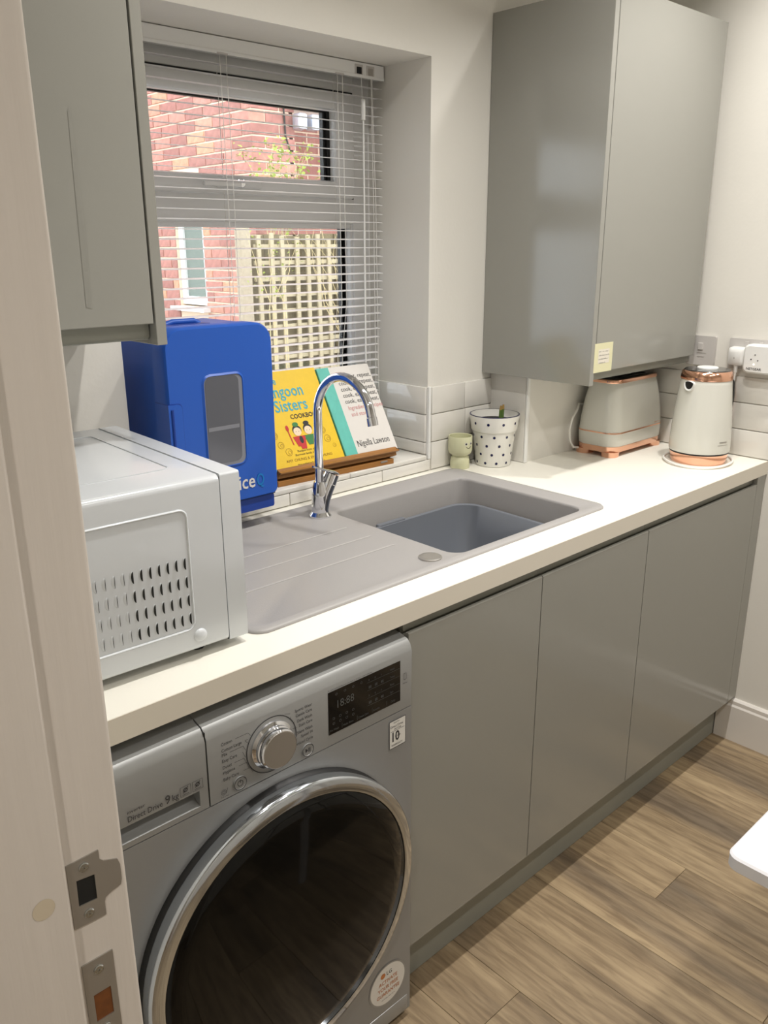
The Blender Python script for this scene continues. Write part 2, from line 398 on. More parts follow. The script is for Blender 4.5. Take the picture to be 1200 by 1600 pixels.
bm = bmesh.new(); disc_y(bm, -.0586, 1.032, .0085, YJ-.0103, rz=.0088); link('stain', bm, M['stain'], lining)

# ------------------------------------------------------------------ wall tiles (individual pieces)
TZ = [.9115, .9890, 1.0655, 1.1405]
def tile_run(parent, plane, fixed, a0, a1, z0, z1, breaks, depth=.006):
    xs = [a0]+[b for b in breaks if a0+.01 < b < a1-.01]+[a1]
    for p, q in zip(xs, xs[1:]):
        g = .0012
        if plane == 'y': bm = B(p+g, q-g, fixed-depth, fixed+.002, z0+g, z1-g, bev=.0015, seg=2)
        else:
            sgn = -1
            bm = B(fixed-depth, fixed+.002, p+g, q-g, z0+g, z1-g, bev=.0015, seg=2)
        link('tile', bm, M['tile'], parent, smooth=50)
rows = list(zip(TZ, TZ[1:]))
for i, (z0, z1) in enumerate(rows):
    tile_run(wall_back, 'y', YB, WX1+.011, 1.652, z0, z1, [[1.535], [1.600], []][2-i] if i != 1 else [1.54])
    tile_run(wall_back, 'y', YB, XL+.001, WX0-.002, z0, z1, [.15+.12*i, .45])
    tile_run(wall_right, 'x', XE, -.005, .468, z0, z1, [[.12], [-.1, .26], [.13]][i] if i else [.12])
    tile_run(wall_right, 'x', XE, -.005, .468, z0, z1, []) if False else None
tile_run(wall_back, 'y', YB, WX0, WX1+.008, TZ[0], WZ0-.0125, [.62, .92, 1.22])
# reveal tiles (right-hand reveal faces -x) and sill tiles
for z0, z1 in ((WZ0+.0, .9890), (.9890, 1.0655), (1.0655, 1.1405)):
    tile_run(wall_back, 'x', WX1, YB+.002, YF-.002, z0, z1, [])
sx = [WX0, .81, 1.11, WX1-.006]
for p, q in zip(sx, sx[1:]):
    link('sill_tile', B(p+.001, q-.001, YB-.006, YF, WZ0-.012, WZ0, bev=.002, seg=2), M['tile'], wall_back, smooth=50)
link('corner_bead', B(WX1-.001, WX1+.008, YB-.007, YB+.003, WZ0-.012, 1.1415, bev=.002), M['white'], wall_back)
# pipe boxing under the right wall cupboard
bm = bmesh.new(); box(bm, 1.654, XE, .470, YB, H, 1.157)
bx = struct(link('trim_2', bm, M['wall']))
link('side_panel', B(1.650, 1.6545, .473, YB-.001, H+.001, 1.1565, bev=.001), M['tile'], bx)
link('corner_bead', B(1.650, 1.662, .4655, .472, H+.0005, 1.1565, bev=.002), M['white'], bx)

# ------------------------------------------------------------------ window (frame, sash, panes, handle)
def frame4(x0, x1, z0, z1, w, y0, y1, bev=.004, wz=None):
    bm = bmesh.new(); wz = wz or w
    box(bm, x0, x0+w, y0, y1, z0, z1, bev=bev); box(bm, x1-w, x1, y0, y1, z0, z1, bev=bev)
    box(bm, x0+w*.9, x1-w*.9, y0, y1, z0, z0+wz, bev=bev); box(bm, x0+w*.9, x1-w*.9, y0, y1, z1-wz, z1, bev=bev)
    return bm
win = struct(link('window_1', frame4(WX0, WX1, WZ0, WZ1, .06, YF, YF+.065), M['upvc'], smooth=30))
fx0, fx1 = WX0+.06, WX1-.06
bm = bmesh.new(); box(bm, fx0-.005, fx1+.005, YF+.001, YF+.064, 1.556, 1.624, bev=.004)
link('transom', bm, M['upvc'], win, smooth=30)
sash = link('sash', frame4(fx0-.03, 1.3285, 1.617, 1.868, .064, YF-.014, YF+.05, bev=.008, wz=.043), M['upvc'], win, smooth=30)
link('gasket', frame4(fx0-.034, 1.333, 1.6175, 1.872, .01, YF-.001, YF+.02, 0), M['black'], win)
def glazing(x0, x1, z0, z1, y):
    link('gasket', frame4(x0, x1, z0, z1, .012, y-.002, y+.022, 0, wz=.004), M['black'], win)
    link('spacer_bar', frame4(x0+.010, x1-.010, z0+.002, z1-.002, .010, y+.004, y+.018, 0, wz=.004), M['black'], win)
    for dy in (.003, .019): link('pane', B(x0+.002, x1-.002, y+dy, y+dy+.002, z0+.002, z1-.002), M['glass'], win)
glazing(fx0+.026, 1.2665, 1.656, 1.827, YF+.012)
glazing(fx0+.0, 1.334, 1.0, 1.553, YF+.03)
link('glazing_bead', frame4(fx0-.006, 1.342, .994, 1.560, .016, YF+.006, YF+.034, .005), M['upvc'], win, smooth=30)
hd = link('window_handle', B(-.06, .065, -.012, 0, -.010, .010, bev=.005, seg=3), M['upvc'], win, smooth=30, loc=(.962, YF-.012, 1.640))
bm = bmesh.new(); lathe(bm, [(.010, -.012), (.010, -.022), (.008, -.024)], 20, axis='y'); link('lock_button', bm, M['chrome'], hd, smooth=True)
bm = bmesh.new(); box(bm, -.1, .0, -.030, -.020, -.007, .006, bev=.004, seg=3); link('lever', bm, M['upvc'], hd, smooth=30, loc=(-.005, 0, -.002))
# outside sill
link('outer_sill', B(WX0, WX1, YF+.065, YF+.16, WZ0-.02, WZ0+.03, bev=.004), M['upvc'], win)

# ------------------------------------------------------------------ venetian blind
YBL = .774
bl = thing('venetian_blind', 'white venetian blind with thin horizontal slats hanging in the window', 'blind', (0, YBL, 0))
hx0, hx1 = WX0+.006, 1.385
link('headrail', B(hx0, hx1, -.0135, .0135, 1.899, 1.9305, bev=.002), M['upvc'], bl)
link('headrail_lip', B(hx0, hx1-.001, -.0152, -.0125, 1.896, 1.903, bev=.001), M['upvc'], bl)
sm = None
zz, kk = 1.878, 0
while zz > 1.0:
    if sm is None:
        b = bmesh.new()
        n = 5; top = []; 
        for i in range(n+1):
            u = -.0125+.025*i/n
            top.append((u, .0012*(1-(u/.0125)**2)))
        prof = top+[(u, w-.0006) for u, w in reversed(top)]
        prism_x(b, prof, hx0+.004, hx1-.006)
        sm = link('slat', b, M['blind'], bl, smooth=60)
        o = sm
    else: o = inst(sm, bl)
    o.location = (0, .020*min(1, max(0, (1.36-zz)/.14)), zz); o.rotation_euler = (math.radians(5+random.uniform(-.6, .6)), random.uniform(-.0008, .0008), 0)
    zz -= .0212
link('bottom_rail', B(hx0+.004, hx1-.006, .008, .032, .976, .988, bev=.003), M['blind'], bl)
for x in (.62, .905, 1.235):
    for dx, dy in ((-.004, -.0135), (.012, -.0135), (.004, .0135)):
        b = bmesh.new(); tube(b, [(x+dx, dy, 1.898), (x+dx+.001, dy, 1.36), (x+dx, dy+.020, 1.22), (x+dx, dy+.020, .985)], .0007, 5); link('ladder_cord', b, M['cord'], bl)
    link('cord_guide', B(x-.012, x+.016, -.0162, -.010, 1.8955, 1.899, bev=.001), M['switch'], bl)
for x in (1.300, 1.338):
    link('cord_lock', B(x-.013, x+.013, -.0150, -.005, 1.901, 1.925, bev=.001), M['switch'], bl)
    link('lock_hole', B(x-.008, x+.008, -.0156, -.014, 1.904, 1.919), M['gap'] if x < 1.32 else M['steel'], bl)
b = bmesh.new(); tube(b, [(1.303, -.019, 1.895), (1.304, -.022, 1.83), (1.306, -.022, 1.79)], .0007, 5)
tube(b, [(1.306, -.022, 1.80), (1.306, -.022, 1.20)], .0022, 8); tube(b, [(1.306, -.022, 1.846), (1.306, -.022, 1.800)], .0055, 10)
link('tilt_wand', b, M['white'], bl, smooth=True)
for dx in (0, .008):
    b = bmesh.new(); tube(b, [(1.338+dx*.3, -.016, 1.897), (1.342+dx, -.018, 1.6), (1.346+dx*1.5, -.018, 1.01)], .0008, 5); link('pull_cord', b, M['cord'], bl)

# ------------------------------------------------------------------ worktop
SX0, SX1, SY0, SY1 = .455, 1.458, .068, .562
bm = bmesh.new()
z0 = H-.0388
cx0, cx1, cy0, cy1 = SX0+.02, SX1-.02, SY0+.02, SY1-.02
box(bm, XL+.001, cx0, .0006, YB-.0005, z0, H); box(bm, cx1, XE-.001, .0006, YB-.0005, z0, H)
box(bm, cx0, cx1, .0006, cy0, z0, H); box(bm, cx0, cx1, cy1, YB-.0005, z0, H)
wt = tag(link('worktop', bm, M['work']), 'long white laminate worktop running under the window', 'worktop')
link('front_edge', B(XL+.001, XE-.001, -.0008, .0008, z0, H-.0004), M['workedge'], wt)

# ------------------------------------------------------------------ base cabinets
DZ0, DZ1 = .150, .849
def base_cabinet(label, x0, x1, doors, group=None):
    t = thing('base_cabinet', label, 'cabinet', ((x0+x1)/2, 0, 0), 0, group); ox = (x0+x1)/2
    w = (x1-x0)/2
    bm = bmesh.new()
    box(bm, -w, -w+.018, .024, .58, .15, .871); box(bm, w-.018, w, .024, .58, .15, .871)
    box(bm, -w+.018, w-.018, .024, .58, .15, .168); box(bm, -w+.018, w-.018, .565, .58, .168, .871)
    link('carcass', bm, M['cabmat'], t)
    xs = [x0]+doors+[x1]
    for a, b in zip(xs, xs[1:]):
        bm = bmesh.new()
        p0, p1 = a-ox+.0014, b-ox-.0014
        prism_x(bm, [(.0015, DZ0), (.0215, DZ0), (.0215, DZ1-.030), (.0175, DZ1-.012), (.0085, DZ1), (.0035, DZ1), (.0015, DZ1-.002)], p0, p1)
        link('door', bm, M['cab'], t, smooth=25)
        bm = bmesh.new(); box(bm, p0-.001, p1+.001, .0150, .022, .8495, .8705); box(bm, p0-.001, p1+.001, .0222, .040, .815, .8705)
        link('handle_rail', bm, M['cabdark'], t)
    return t
base_cabinet('grey gloss base cabinet with two doors under the sink', .7285, 1.5370, [1.1194])
base_cabinet('grey gloss base cabinet with one wide door below the kettle', 1.5372, 2.1218, [])
tag(link('filler_panel', B(2.1225, XE-.0008, .0015, .0215, .150, .871, bev=.001), M['cab']), 'narrow grey filler strip between last base cabinet and wall', 'panel')
tag(link('plinth', B(.7285, XE-.0165, .0524, .0684, .002, .1495), M['cabmat']), 'long grey plinth board under the base cabinets', 'plinth')

# ------------------------------------------------------------------ wall cupboards
def wall_cupboard(label, x0, x1, zb, zdb, zt, yf, door_x, side):
    t = thing('wall_cupboard', label, 'cupboard', ((x0+x1)/2, 0, zb)); ox = (x0+x1)/2
    L = lambda *a: (a[0]-ox, a[1]-ox, a[2], a[3], a[4]-zb, a[5]-zb)
    bm = bmesh.new(); box(bm, *L(door_x[0], door_x[1], yf+.0225, YB-.001, zb+.008, zt), bev=.001, seg=1)
    link('carcass', bm, M['cabmat'], t)
    bm = bmesh.new(); box(bm, *L(door_x[0]+.001, door_x[1]-.001, yf+.0, yf+.021, zdb, zt), bev=.0012, seg=2)
    dr = link('door', bm, M['cab'], t)
    bm = bmesh.new(); box(bm, *L(door_x[0], door_x[1], yf+.020, yf+.0215, zb+.012, zdb+.03)); link('bottom_rail', bm, M['cabdark'], t)
    a, b = (x0, door_x[0]-.0025) if side == 'left' else (door_x[1]+.0025, x1)
    bm = bmesh.new(); box(bm, *L(a, b, yf-.0005, YB-.001, zb, zt), bev=.0008, seg=1); link('end_panel', bm, M['cab'], t)
    return t
cup_r = wall_cupboard('tall grey gloss wall cupboard with yellow note above the toaster', 1.6116, XE-.001, 1.1584, 1.191, 2.0566, .2456, (1.632, 2.147), 'left')
bm = bmesh.new(); box(bm, 2.1475-(1.6116+XE-.001)/2, XE-.0015-(1.6116+XE-.001)/2, .268, .29, .012, .8982); link('filler_strip', bm, M['cab'], cup_r)
cup_l = wall_cupboard('grey wall cupboard with smeared door above the microwave', XL+.002, .4695, 1.3494, 1.3838, 2.0566, .300, (XL+.002, .449), 'right')
# greasy smear on the left door
bm = bmesh.new()
b0 = [(.339, 1.415), (.348, 1.412), (.350, 1.50), (.3495, 1.60), (.347, 1.69), (.343, 1.685), (.3415, 1.60), (.340, 1.50)]
sm_m = mat('greasy_smear', (144, 143, 136), .4)
cap(bm, [bm.verts.new((x-(XL+.002+.4695)/2, .2995, z-1.3494)) for x, z in b0]); link('smear', bm, sm_m, cup_l)
# sticky note
nt_ = thing('sticky_note', 'pale yellow handwritten note stuck on the right wall cupboard door', 'note', (1.6665, .2452, 1.19))
bm = bmesh.new(); box(bm, -.041, .041, -.0006, 0, 0, .0735); link('paper', bm, M['note'], nt_)
bm = bmesh.new()
quad_y(bm, -.024, .026, .022, .058, -.0008)
link('label_patch', bm, M['paper'], nt_)
bm = bmesh.new()
for i, w in enumerate((.040, .046, .042, .030)): scribble(bm, -.021, .051-.0095*i, w, .0034, -.001, .0006)
link('lettering', bm, M['ink'], nt_)

# ------------------------------------------------------------------ sink
sk = thing('sink', 'grey composite sink with single bowl and ridged drainer set in worktop', 'sink', (0, 0, 0))
BX0, BX1, BY0, BY1 = .958, 1.402, .098, .486
bm = bmesh.new()
def rl(i, z, r): return [(x, y, z) for x, y in rr(SX0+i, SX1-i, SY0+i, SY1-i, r, 6)]
L = loft(bm, [rl(0, H+.0002, .030), rl(0, H+.003, .030), rl(.003, H+.006, .028), rl(.020, H+.006, .022), rl(.026, H+.003, .018)], False, False)
def bl_(i, z, r): return [(x, y, z) for x, y in rr(BX0+i, BX1-i, BY0+i, BY1-i, r, 6)]
bl0 = loop(bm, bl_(-.004, H+.003, .034)); deck = L[-1]
es = []
for l in (deck, bl0):
    for i in range(len(l)):
        e = bm.edges.get((l[i], l[(i+1) % len(l)])) or bm.edges.new((l[i], l[(i+1) % len(l)])); es.append(e)
bmesh.ops.triangle_fill(bm, edges=es, use_beauty=True)
seq = [bl0]+[loop(bm, bl_(*a)) for a in ((-.001, H+.001, .033), (0, H-.004, .032), (.003, H-.10, .032), (.006, H-.180, .034), (.016, H-.196, .03), (.035, H-.200, .02))]
for a, b in zip(seq, seq[1:]): bridge(bm, a, b)
cap(bm, seq[-1])
sko = link('basin_deck', bm, M['sink'], sk, smooth=50)
for y, xa, xb in ((.376, .56, .908), (.299, .52, .908), (.225, .50, .908)):
    link('drainer_ridge', B(xa, xb, y-.0022, y+.0022, H+.0028, H+.0042, bev=.0006, seg=1), M['groove'], sk)
bm = bmesh.new(); lathe(bm, [(.0235, H+.003), (.0235, H+.0055), (.021, H+.0068), (.012, H+.0062), (0, H+.0062)], 28, c=(.9065, .1205, 0))
link('waste_knob', bm, M['steel'], sk, smooth=True)
bm = bmesh.new(); lathe(bm, [(.042, H-.199), (.040, H-.197), (.02, H-.199), (0, H-.199)], 28, c=(1.18, .30, 0)); link('drain', bm, M['steel'], sk, smooth=True)
# washing-up tub
tb = thing('washing_up_bowl', 'slate blue plastic washing-up bowl standing inside the sink', 'bowl', (1.205, .292, H-.1995))
bm = bmesh.new()
def tl(i, z, r): return [(x, y, z) for x, y in rr(-.183+i, .183-i, -.166+i, .166-i, r, 7)]
zt = .146
loops = [tl(.050, 0, .04), tl(.036, .004, .05), tl(.016, .07, .055), tl(.005, zt-.006, .06), tl(0, zt-.004, .062), tl(0, zt, .062), tl(.003, zt+.001, .06), tl(.008, zt-.002, .056), tl(.019, .07, .052), tl(.04, .008, .045), tl(.055, .0045, .035)]
Lx = loft(bm, loops, True, True)
for v in bm.verts:                                  # dip of the rim at the right-hand end and the carrying cut-out
    if v.co.z > .12 and v.co.x > .1: v.co.z -= .012*max(0, 1-abs(v.co.y+.03)/.09)
link('tub', bm, M['tub'], tb, smooth=50)
bm = bmesh.new(); box(bm, -.13, -.04, .160, .1735, zt-.012, zt+.004, bev=.003); link('grip', bm, M['tub'], tb)

# ------------------------------------------------------------------ tap
tp = thing('kitchen_tap', 'chrome swan-neck mixer tap on the sink ledge', 'tap', (.9185, .480, H+.003))
bm = bmesh.new(); lathe(bm, [(.0255, 0), (.0255, .004), (.0215, .009), (.0195, .012)], 32); link('base_ring', bm, M['chrome'], tp, smooth=True)
bm = bmesh.new()
lathe(bm, [(.0195, .010), (.0192, .04), (.0180, .06), (.0150, .074), (.0125, .082)], 32); link('body', bm, M['chrome'], tp, smooth=60)
bm = bmesh.new(); tube(bm, [(.000, -.002, .018), (.006, -.002, .040), (.014, -.003, .058), (.022, -.004, .074)], [.0185, .018, .0175, .0178], 24); link('valve_branch', bm, M['chrome'], tp, smooth=60)
bm = bmesh.new(); tube(bm, [(.0225, -.004, .075), (.032, -.0055, .095)], [.0182, .0175], 24)
cart = link('lever', bm, M['chrome'], tp, smooth=60)
bm = bmesh.new()
loops = []
for s, w, h in ((0, .0150, .003), (.010, .0185, .005), (.030, .0130, .003), (.055, .0065, .0024), (.068, .0035, .002)):
    c = Vector((.041, -.007, .0955))+Vector((-.88, .02, .36)).normalized()*s
    ax = Vector((0, 1, 0)); up = Vector((.38, 0, .92))
    loops.append([tuple(c+ax*w*math.cos(t)+up*h*math.sin(t)) for t in [2*PI*i/16 for i in range(16)]])
loft(bm, loops); link('lever_blade', bm, M['chrome'], cart, smooth=50)
pts = [(0, 0, .08+i*.0225) for i in range(8)]
r = .089; zc = .08+.0225*7
for i in range(1, 25):
    a = PI*.935*i/24; pts.append((0, -r+r*math.cos(a), zc+r*math.sin(a)))
bm = bmesh.new(); tube(bm, pts, .0098, 20); sp_ = link('spout', bm, M['chrome'], tp, smooth=60)
e = Vector(pts[-1]); d = (Vector(pts[-1])-Vector(pts[-2])).normalized()
bm = bmesh.new(); tube(bm, [tuple(e-d*.002), tuple(e+d*.002), tuple(e+d*.003), tuple(e+d*.020)], [.0098, .0098, .0112, .0112], 20); link('aerator', bm, M['chrome'], sp_, smooth=40)

# ------------------------------------------------------------------ washing machine (local front plane y = 0)
wm = thing('washing_machine', 'silver front-loading washing machine with large dark door under the worktop', 'washing machine', (.4215, -.015, 0))
bm = bmesh.new()
prism_x(bm, [(0, .02), (0, .716), (.04, .716), (.04, .832), (.56, .832), (.56, .02)], -.30, .30)
body = link('body', bm, M['silver'], wm)
for x in (-.26, .26):
    for y in (.06, .5):
        bm = bmesh.new(); lathe(bm, [(.02, 0), (.02, .021)], 12, c=(x, y, 0)); link('foot', bm, M['black'], wm)
def panel_prof(dz=0): return [(.0, .7175), (-.001, .826), (.003, .838), (.010, .845), (.030, .850), (.060, .852), (.06, .7175)]
XS = -.1165
bm = bmesh.new(); prism_x(bm, panel_prof(), XS+.0012, .299); cp = link('control_panel', bm, M['silver2'], wm, smooth=28)
bm = bmesh.new(); box(bm, -.2995, .2995, .03, .56, .832, .849, bev=.002); link('top_cover', bm, M['silver'], wm)
# detergent drawer with scooped handle pocket
bm = bmesh.new()
xd0, xd1 = -.299, XS-.0012
prism_x(bm, [(.0, .752), (-.001, .826), (.003, .838), (.010, .845), (.030, .850), (.060, .852), (.06, .752)], xd0, xd1)
box(bm, xd1-.014, xd1, 0, .06, .7175, .752); 
prism_x(bm, [(.0, .7175), (0, .726), (.012, .730), (.024, .740), (.028, .752), (.06, .752), (.06, .7175)], xd0, xd1-.014)
dw = link('detergent_drawer', bm, M['silver2'], wm, smooth=28)
bm = bmesh.new(); box(bm, XS-.0013, XS+.0013, .0015, .05, .7175, .84); link('seam', bm, M['gap'], wm)
# dial
dl = (-.0035, .773)
bm = bmesh.new(); ring_y(bm, dl[0], dl[1], .0455, .0470, -.0016, 48); ring = link('dial_ring', bm, M['ink'], wm)
bm = bmesh.new(); lathe(bm, [(.0385, -.0005), (.0385, -.004), (.036, -.006), (.034, -.0075), (.034, -.013), (.0325, -.0145)], 48, c=(dl[0], 0, dl[1]), axis='y', c0=False)
lathe(bm, [(.0325, -.013), (.0325, -.021), (.0305, -.023)], 48, c=(dl[0], 0, dl[1]), axis='y')
dk = link('dial', bm, M['chrome'], wm, smooth=40)
bm = bmesh.new(); lathe(bm, [(.030, -.0228), (.0295, -.0234), (0, -.0234)], 48, c=(dl[0], 0, dl[1]), axis='y'); link('dial_face', bm, M['steel'], dk)
for n, (x, z) in (('power_button', (-.0645, .7335)), ('start_button', (.0640, .7325))):
    bm = bmesh.new(); lathe(bm, [(.0112, -.0005), (.0112, -.002), (.010, -.003), (.0095, -.0022), (0, -.0022)], 28, c=(x, 0, z), axis='y')
    b = link(n, bm, M['silver2'], wm, smooth=30)
    bm = bmesh.new()
    ring_y(bm, x, z, .0100, .0112, -.0031, 28)
    if n == 'power_button':
        ring_y(bm, x, z, .0042, .0052, -.0028, 24); line_y(bm, (x, z+.001), (x, z+.006), .0012, -.0029)
    else:
        f = bm.faces.new([bm.verts.new((x+a, -.0028, z+c)) for a, c in ((-.005, -.004), (0, 0), (-.005, .004))])
        line_y(bm, (x+.0015, z-.004), (x+.0015, z+.004), .0012, -.0028); line_y(bm, (x+.004, z-.004), (x+.004, z+.004), .0012, -.0028)
    link('symbol', bm, M['ink'], b)
# display
bm = bmesh.new(); quad_y(bm, .1085, .2705, .7385, .8165, -.0014); ds = link('display', bm, M['blackgloss'], wm)
bm = bmesh.new()
Y = -.0018
text(bm, '18:88', .124, .7825, .020, Y, sx=.9)
text(bm, 'Pre Wash', .1105, .7435, .0058, Y, sx=.8); text(bm, 'Medic Rinse', .1385, .7435, .0058, Y, sx=.8)
text(bm, 'Crease Care', .1715, .7435, .0058, Y, sx=.8); text(bm, 'Favorite', .2055, .7435, .0058, Y, sx=.8); text(bm, 'Delay', .247, .7435, .0058, Y, sx=.8)
for x in (.1365, .1695, .2035, .2375): line_y(bm, (x, .742), (x, .751), .0006, Y)
for i, s in enumerate(['Wash', 'Temp', 'Rinse', 'Spin']):
    z = .8055-.0145*i
    text(bm, s, .2455, z, .0058, Y, sx=.8); line_y(bm, (.193, z-.003), (.268, z-.003), .0005, Y)
    for q in range(3): text(bm, '88' if i % 2 else '0', .196+.014*q, z-.0005, .008 if i % 2 else .005, Y, sx=.8)
for i in range(4):
    ring_y(bm, .119+.014*i, .766, .0018, .0024, Y, 10); ring_y(bm, .119+.014*i, .757, .0018, .0024, Y, 10); ring_y(bm, .126+.018*i, .8085, .0016, .0022, Y, 10)
link('display_print', bm, M['dispgrey'], ds)
# printed lettering on the panel
bm = bmesh.new()
Y = -.0017
lx = -.0925
for i, (s, z) in enumerate([('Cotton', .8085), ('Cotton Large', .798), ('Mix', .7905), ('Easy Care', .7805), ('Duvet', .7695), ('Hygiene', .7605), ('Baby Care', .749)]):
    text(bm, s, lx, z, .0075, Y, sx=.86)
    w = len(s)*.0036+.003; a = .81-i*.0105
    ang = math.radians(140+13.5*i)
    q = (dl[0]+.049*math.cos(ang), dl[1]+.049*math.sin(ang))
    line_y(bm, (lx+w, z+.0025), (min(q[0]-.004, -.045), z+.0025), .0005, Y); line_y(bm, (min(q[0]-.004, -.045), z+.0025), q, .0005, Y)
link('lettering', bm, M['ink'], cp); bm = bmesh.new()
rx = .0755
for i, (s, z) in enumerate([('Sports Wear', .8085), ('Gentle Care', .7995), ('Dark Wash', .7895), ('Stain Care', .7805), ('Silent Wash', .769), ('Speed 14', .760), ('Download Cycle', .7495)]):
    text(bm, s, rx, z, .0075, Y, 'RIGHT', sx=.86)
    w = len(s)*.0036+.003
    ang = math.radians(58-16*i)
    q = (dl[0]+.049*math.cos(ang), dl[1]+.049*math.sin(ang))
    line_y(bm, q, (rx-w, z+.0025), .0005, Y)
link('lettering', bm, M['ink'], cp); bm = bmesh.new()
scribble(bm, .1085, .8185, .095, .0022, Y, .0004)
link('lettering', bm, M['ink'], cp); bm = bmesh.new()
ring_y(bm, -.093, .731, .004, .0045, Y, 16); ring_y(bm, -.093, .731, .002, .0026, Y, 16); scribble(bm, -.0985, .7225, .013, .0024, Y, .0005); line_y(bm, (-.089, .728), (-.086, .736), .0006, Y)
link('symbol', bm, M['ink'], cp); bm = bmesh.new()
for a, b in (((.279, .788), (.285, .788)), ((.285, .788), (.285, .776)), ((.285, .776), (.279, .776)), ((.279, .776), (.279, .788))): line_y(bm, a, b, .0007, Y)
scribble(bm, .2765, .768, .010, .0024, Y, .0005)
link('lettering', bm, M['ink'], cp)
bm = bmesh.new()
text(bm, 'inverter', -.243, .7705, .0075, Y, sx=1.1, mi=0)
text(bm, 'Direct Drive', -.2435, .7578, .0128, Y, sx=.80); text(bm, '9', -.1868, .7575, .0195, Y, sx=.9); text(bm, 'kg', -.1762, .7578, .0150, Y, sx=.8)
for x in (-.1625, -.1430):
    for a, b in (((x, .757), (x+.0165, .757)), ((x+.0165, .757), (x+.0165, .7725)), ((x+.0165, .7725), (x, .7725)), ((x, .7725), (x, .757))): line_y(bm, a, b, .0005, Y)
    ring_y(bm, x+.0082, .7660, .0022, .0036, Y, 16); line_y(bm, (x+.0045, .7620), (x+.0125, .7705), .0011, Y); line_y(bm, (x+.003, .7592), (x+.0135, .7592), .0007, Y)
link('lettering', bm, M['ink'], dw)
# door
DC = (.006, .432)
bm = bmesh.new()
lathe(bm, [(.2670, -.0006), (.2655, -.008), (.262, -.012), (.262, -.002)], 96, c=(DC[0], 0, DC[1]), axis='y', c0=False, c1=False)
dr = link('door', bm, M['black'], wm, smooth=40)
bm = bmesh.new()
lathe(bm, [(.262, -.004), (.2650, -.014), (.2658, -.028), (.2646, -.0325), (.2615, -.0348), (.2440, -.0380), (.2424, -.0378), (.2415, -.0350)], 96, c=(DC[0], 0, DC[1]), axis='y', c0=False, c1=False)
link('door_ring', bm, M['chromering'], dr, smooth=60)
bm = bmesh.new()
lathe(bm, [(.2420, -.0345), (.2400, -.0375), (.21, -.0415), (.16, -.0465), (.10, -.0495), (.04, -.051), (0, -.0512)], 96, c=(DC[0], 0, DC[1]), axis='y', c0=False)
link('door_glass', bm, M['drum'], dr, smooth=60)
# stickers and filter flap
bm = bmesh.new(); quad_y(bm, .2445, .2840, .6495, .7040, -.0010); st = link('warranty_sticker', bm, M['stickergrey'], wm)
bm = bmesh.new(); Y = -.0014
text(bm, 'Direct Drive', .2465, .6905, .0068, Y, sx=.88); text(bm, 'MOTOR', .2555, .6848, .0048, Y); text(bm, '10', .2475, .6625, .027, Y, sx=.80, bold=.02); text(bm, 'YEAR', .2618, .6698, .0042, Y); text(bm, 'WARRANTY', .2490, .6530, .0058, Y, sx=.85)
text(bm, 'inverter', .2545, .6985, .0045, Y)
for a, b in (((.2445, .6495), (.284, .6495)), ((.284, .6495), (.284, .704)), ((.284, .704), (.2445, .704)), ((.2445, .704), (.2445, .6495))): line_y(bm, a, b, .0009, Y)
line_y(bm, (.247, .6832), (.2815, .6832), .0006, Y)
link('lettering', bm, M['ink'], st)
bm = bmesh.new(); disc_y(bm, .2385, .1245, .0455, -.0010, 40); st = link('guarantee_sticker', bm, M['stickergrey'], wm)
bm = bmesh.new(); ring_y(bm, .2385, .1245, .0455, .0490, -.0009, 40); link('sticker_edge', bm, M['silver2'], st)
bm = bmesh.new(); text(bm, 'LG', .2345, .1475, .013, Y, sx=.95, mi=0); disc_y(bm, .2255, .1515, .0062, Y, 20, 1)
for i, s in enumerate(['ACTIVATE', 'YOUR FREE', 'GUARANTEE']): text(bm, s, .2390, .1300-.0145*i, .0120, Y, 'CENTER', sx=.88, mi=1, bold=.01)
scribble(bm, .2215, .0915, .034, .0026, Y, .0005, 0)
link('lettering', bm, [M['ink'], M['orange']], st)
bm = bmesh.new(); box(bm, .175, .2925, -.0012, .01, .022, .0585, bev=.002); fl = link('filter_flap', bm, M['silver2'], wm, smooth=30)
bm = bmesh.new(); box(bm, .160, .176, -.004, .006, .030, .055, bev=.003); link('flap_catch', bm, M['chrome'], fl, smooth=30)

# ------------------------------------------------------------------ microwave (front door faces +x)
mw = thing('microwave', 'white microwave oven turned sideways with vent slots facing the room', 'microwave', (.440, .064, H), math.radians(-2.2))
wD, wW, wH, fz = .345, .435, .277, .0145       # depth along -x, width along +y, top, foot height
bm = bmesh.new()
prism_x(bm, rr(0, wW, fz, wH, [.003, .003, .010, .010][0:4], 4), -wD, -.0350)
# side recessed panel line and top inset are separate thin frames
link('case', bm, M['whitemw'], mw, smooth=50)
bm = bmesh.new(); prism_x(bm, rr(.002, wW-.002, fz-.002, wH+.001, .004, 3), -.0325, 0); mdoor = link('door', bm, M['whitemw'], mw, smooth=50)
bm = bmesh.new(); box(bm, -.0345, -.0325, .004, wW-.003, fz, wH-.004); link('seam', bm, M['gap'], mw)
bm = bmesh.new(); quad = rr(.05, .31, .045, .235, .01, 3)
prism_x(bm, quad, 0, .0012); link('door_window', bm, M['blackgloss'], mdoor)
bm = bmesh.new(); prism_x(bm, rr(.33, .42, .03, .26, .004, 3), 0, .0015); link('control_strip', bm, M['stickergrey'], mdoor)
def ridge(pts, w, h, axis):
    bm = bmesh.new(); tube(bm, pts+[pts[0]], w, 6, caps=False); return bm
rp = [(x, 0, z) for x, z in rr(-.315, -.091, .052, .237, .012, 4)]
b = ridge(rp, .0020, 0, 'y'); link('side_ridge', b, M['whitemw'], mw, smooth=60)
rp = [(x, y, wH) for x, y in rr(-.315, -.070, .080, .375, .012, 4)]
b = ridge(rp, .0014, 0, 'z'); link('top_ridge', b, M['whitemw'], mw, smooth=60)
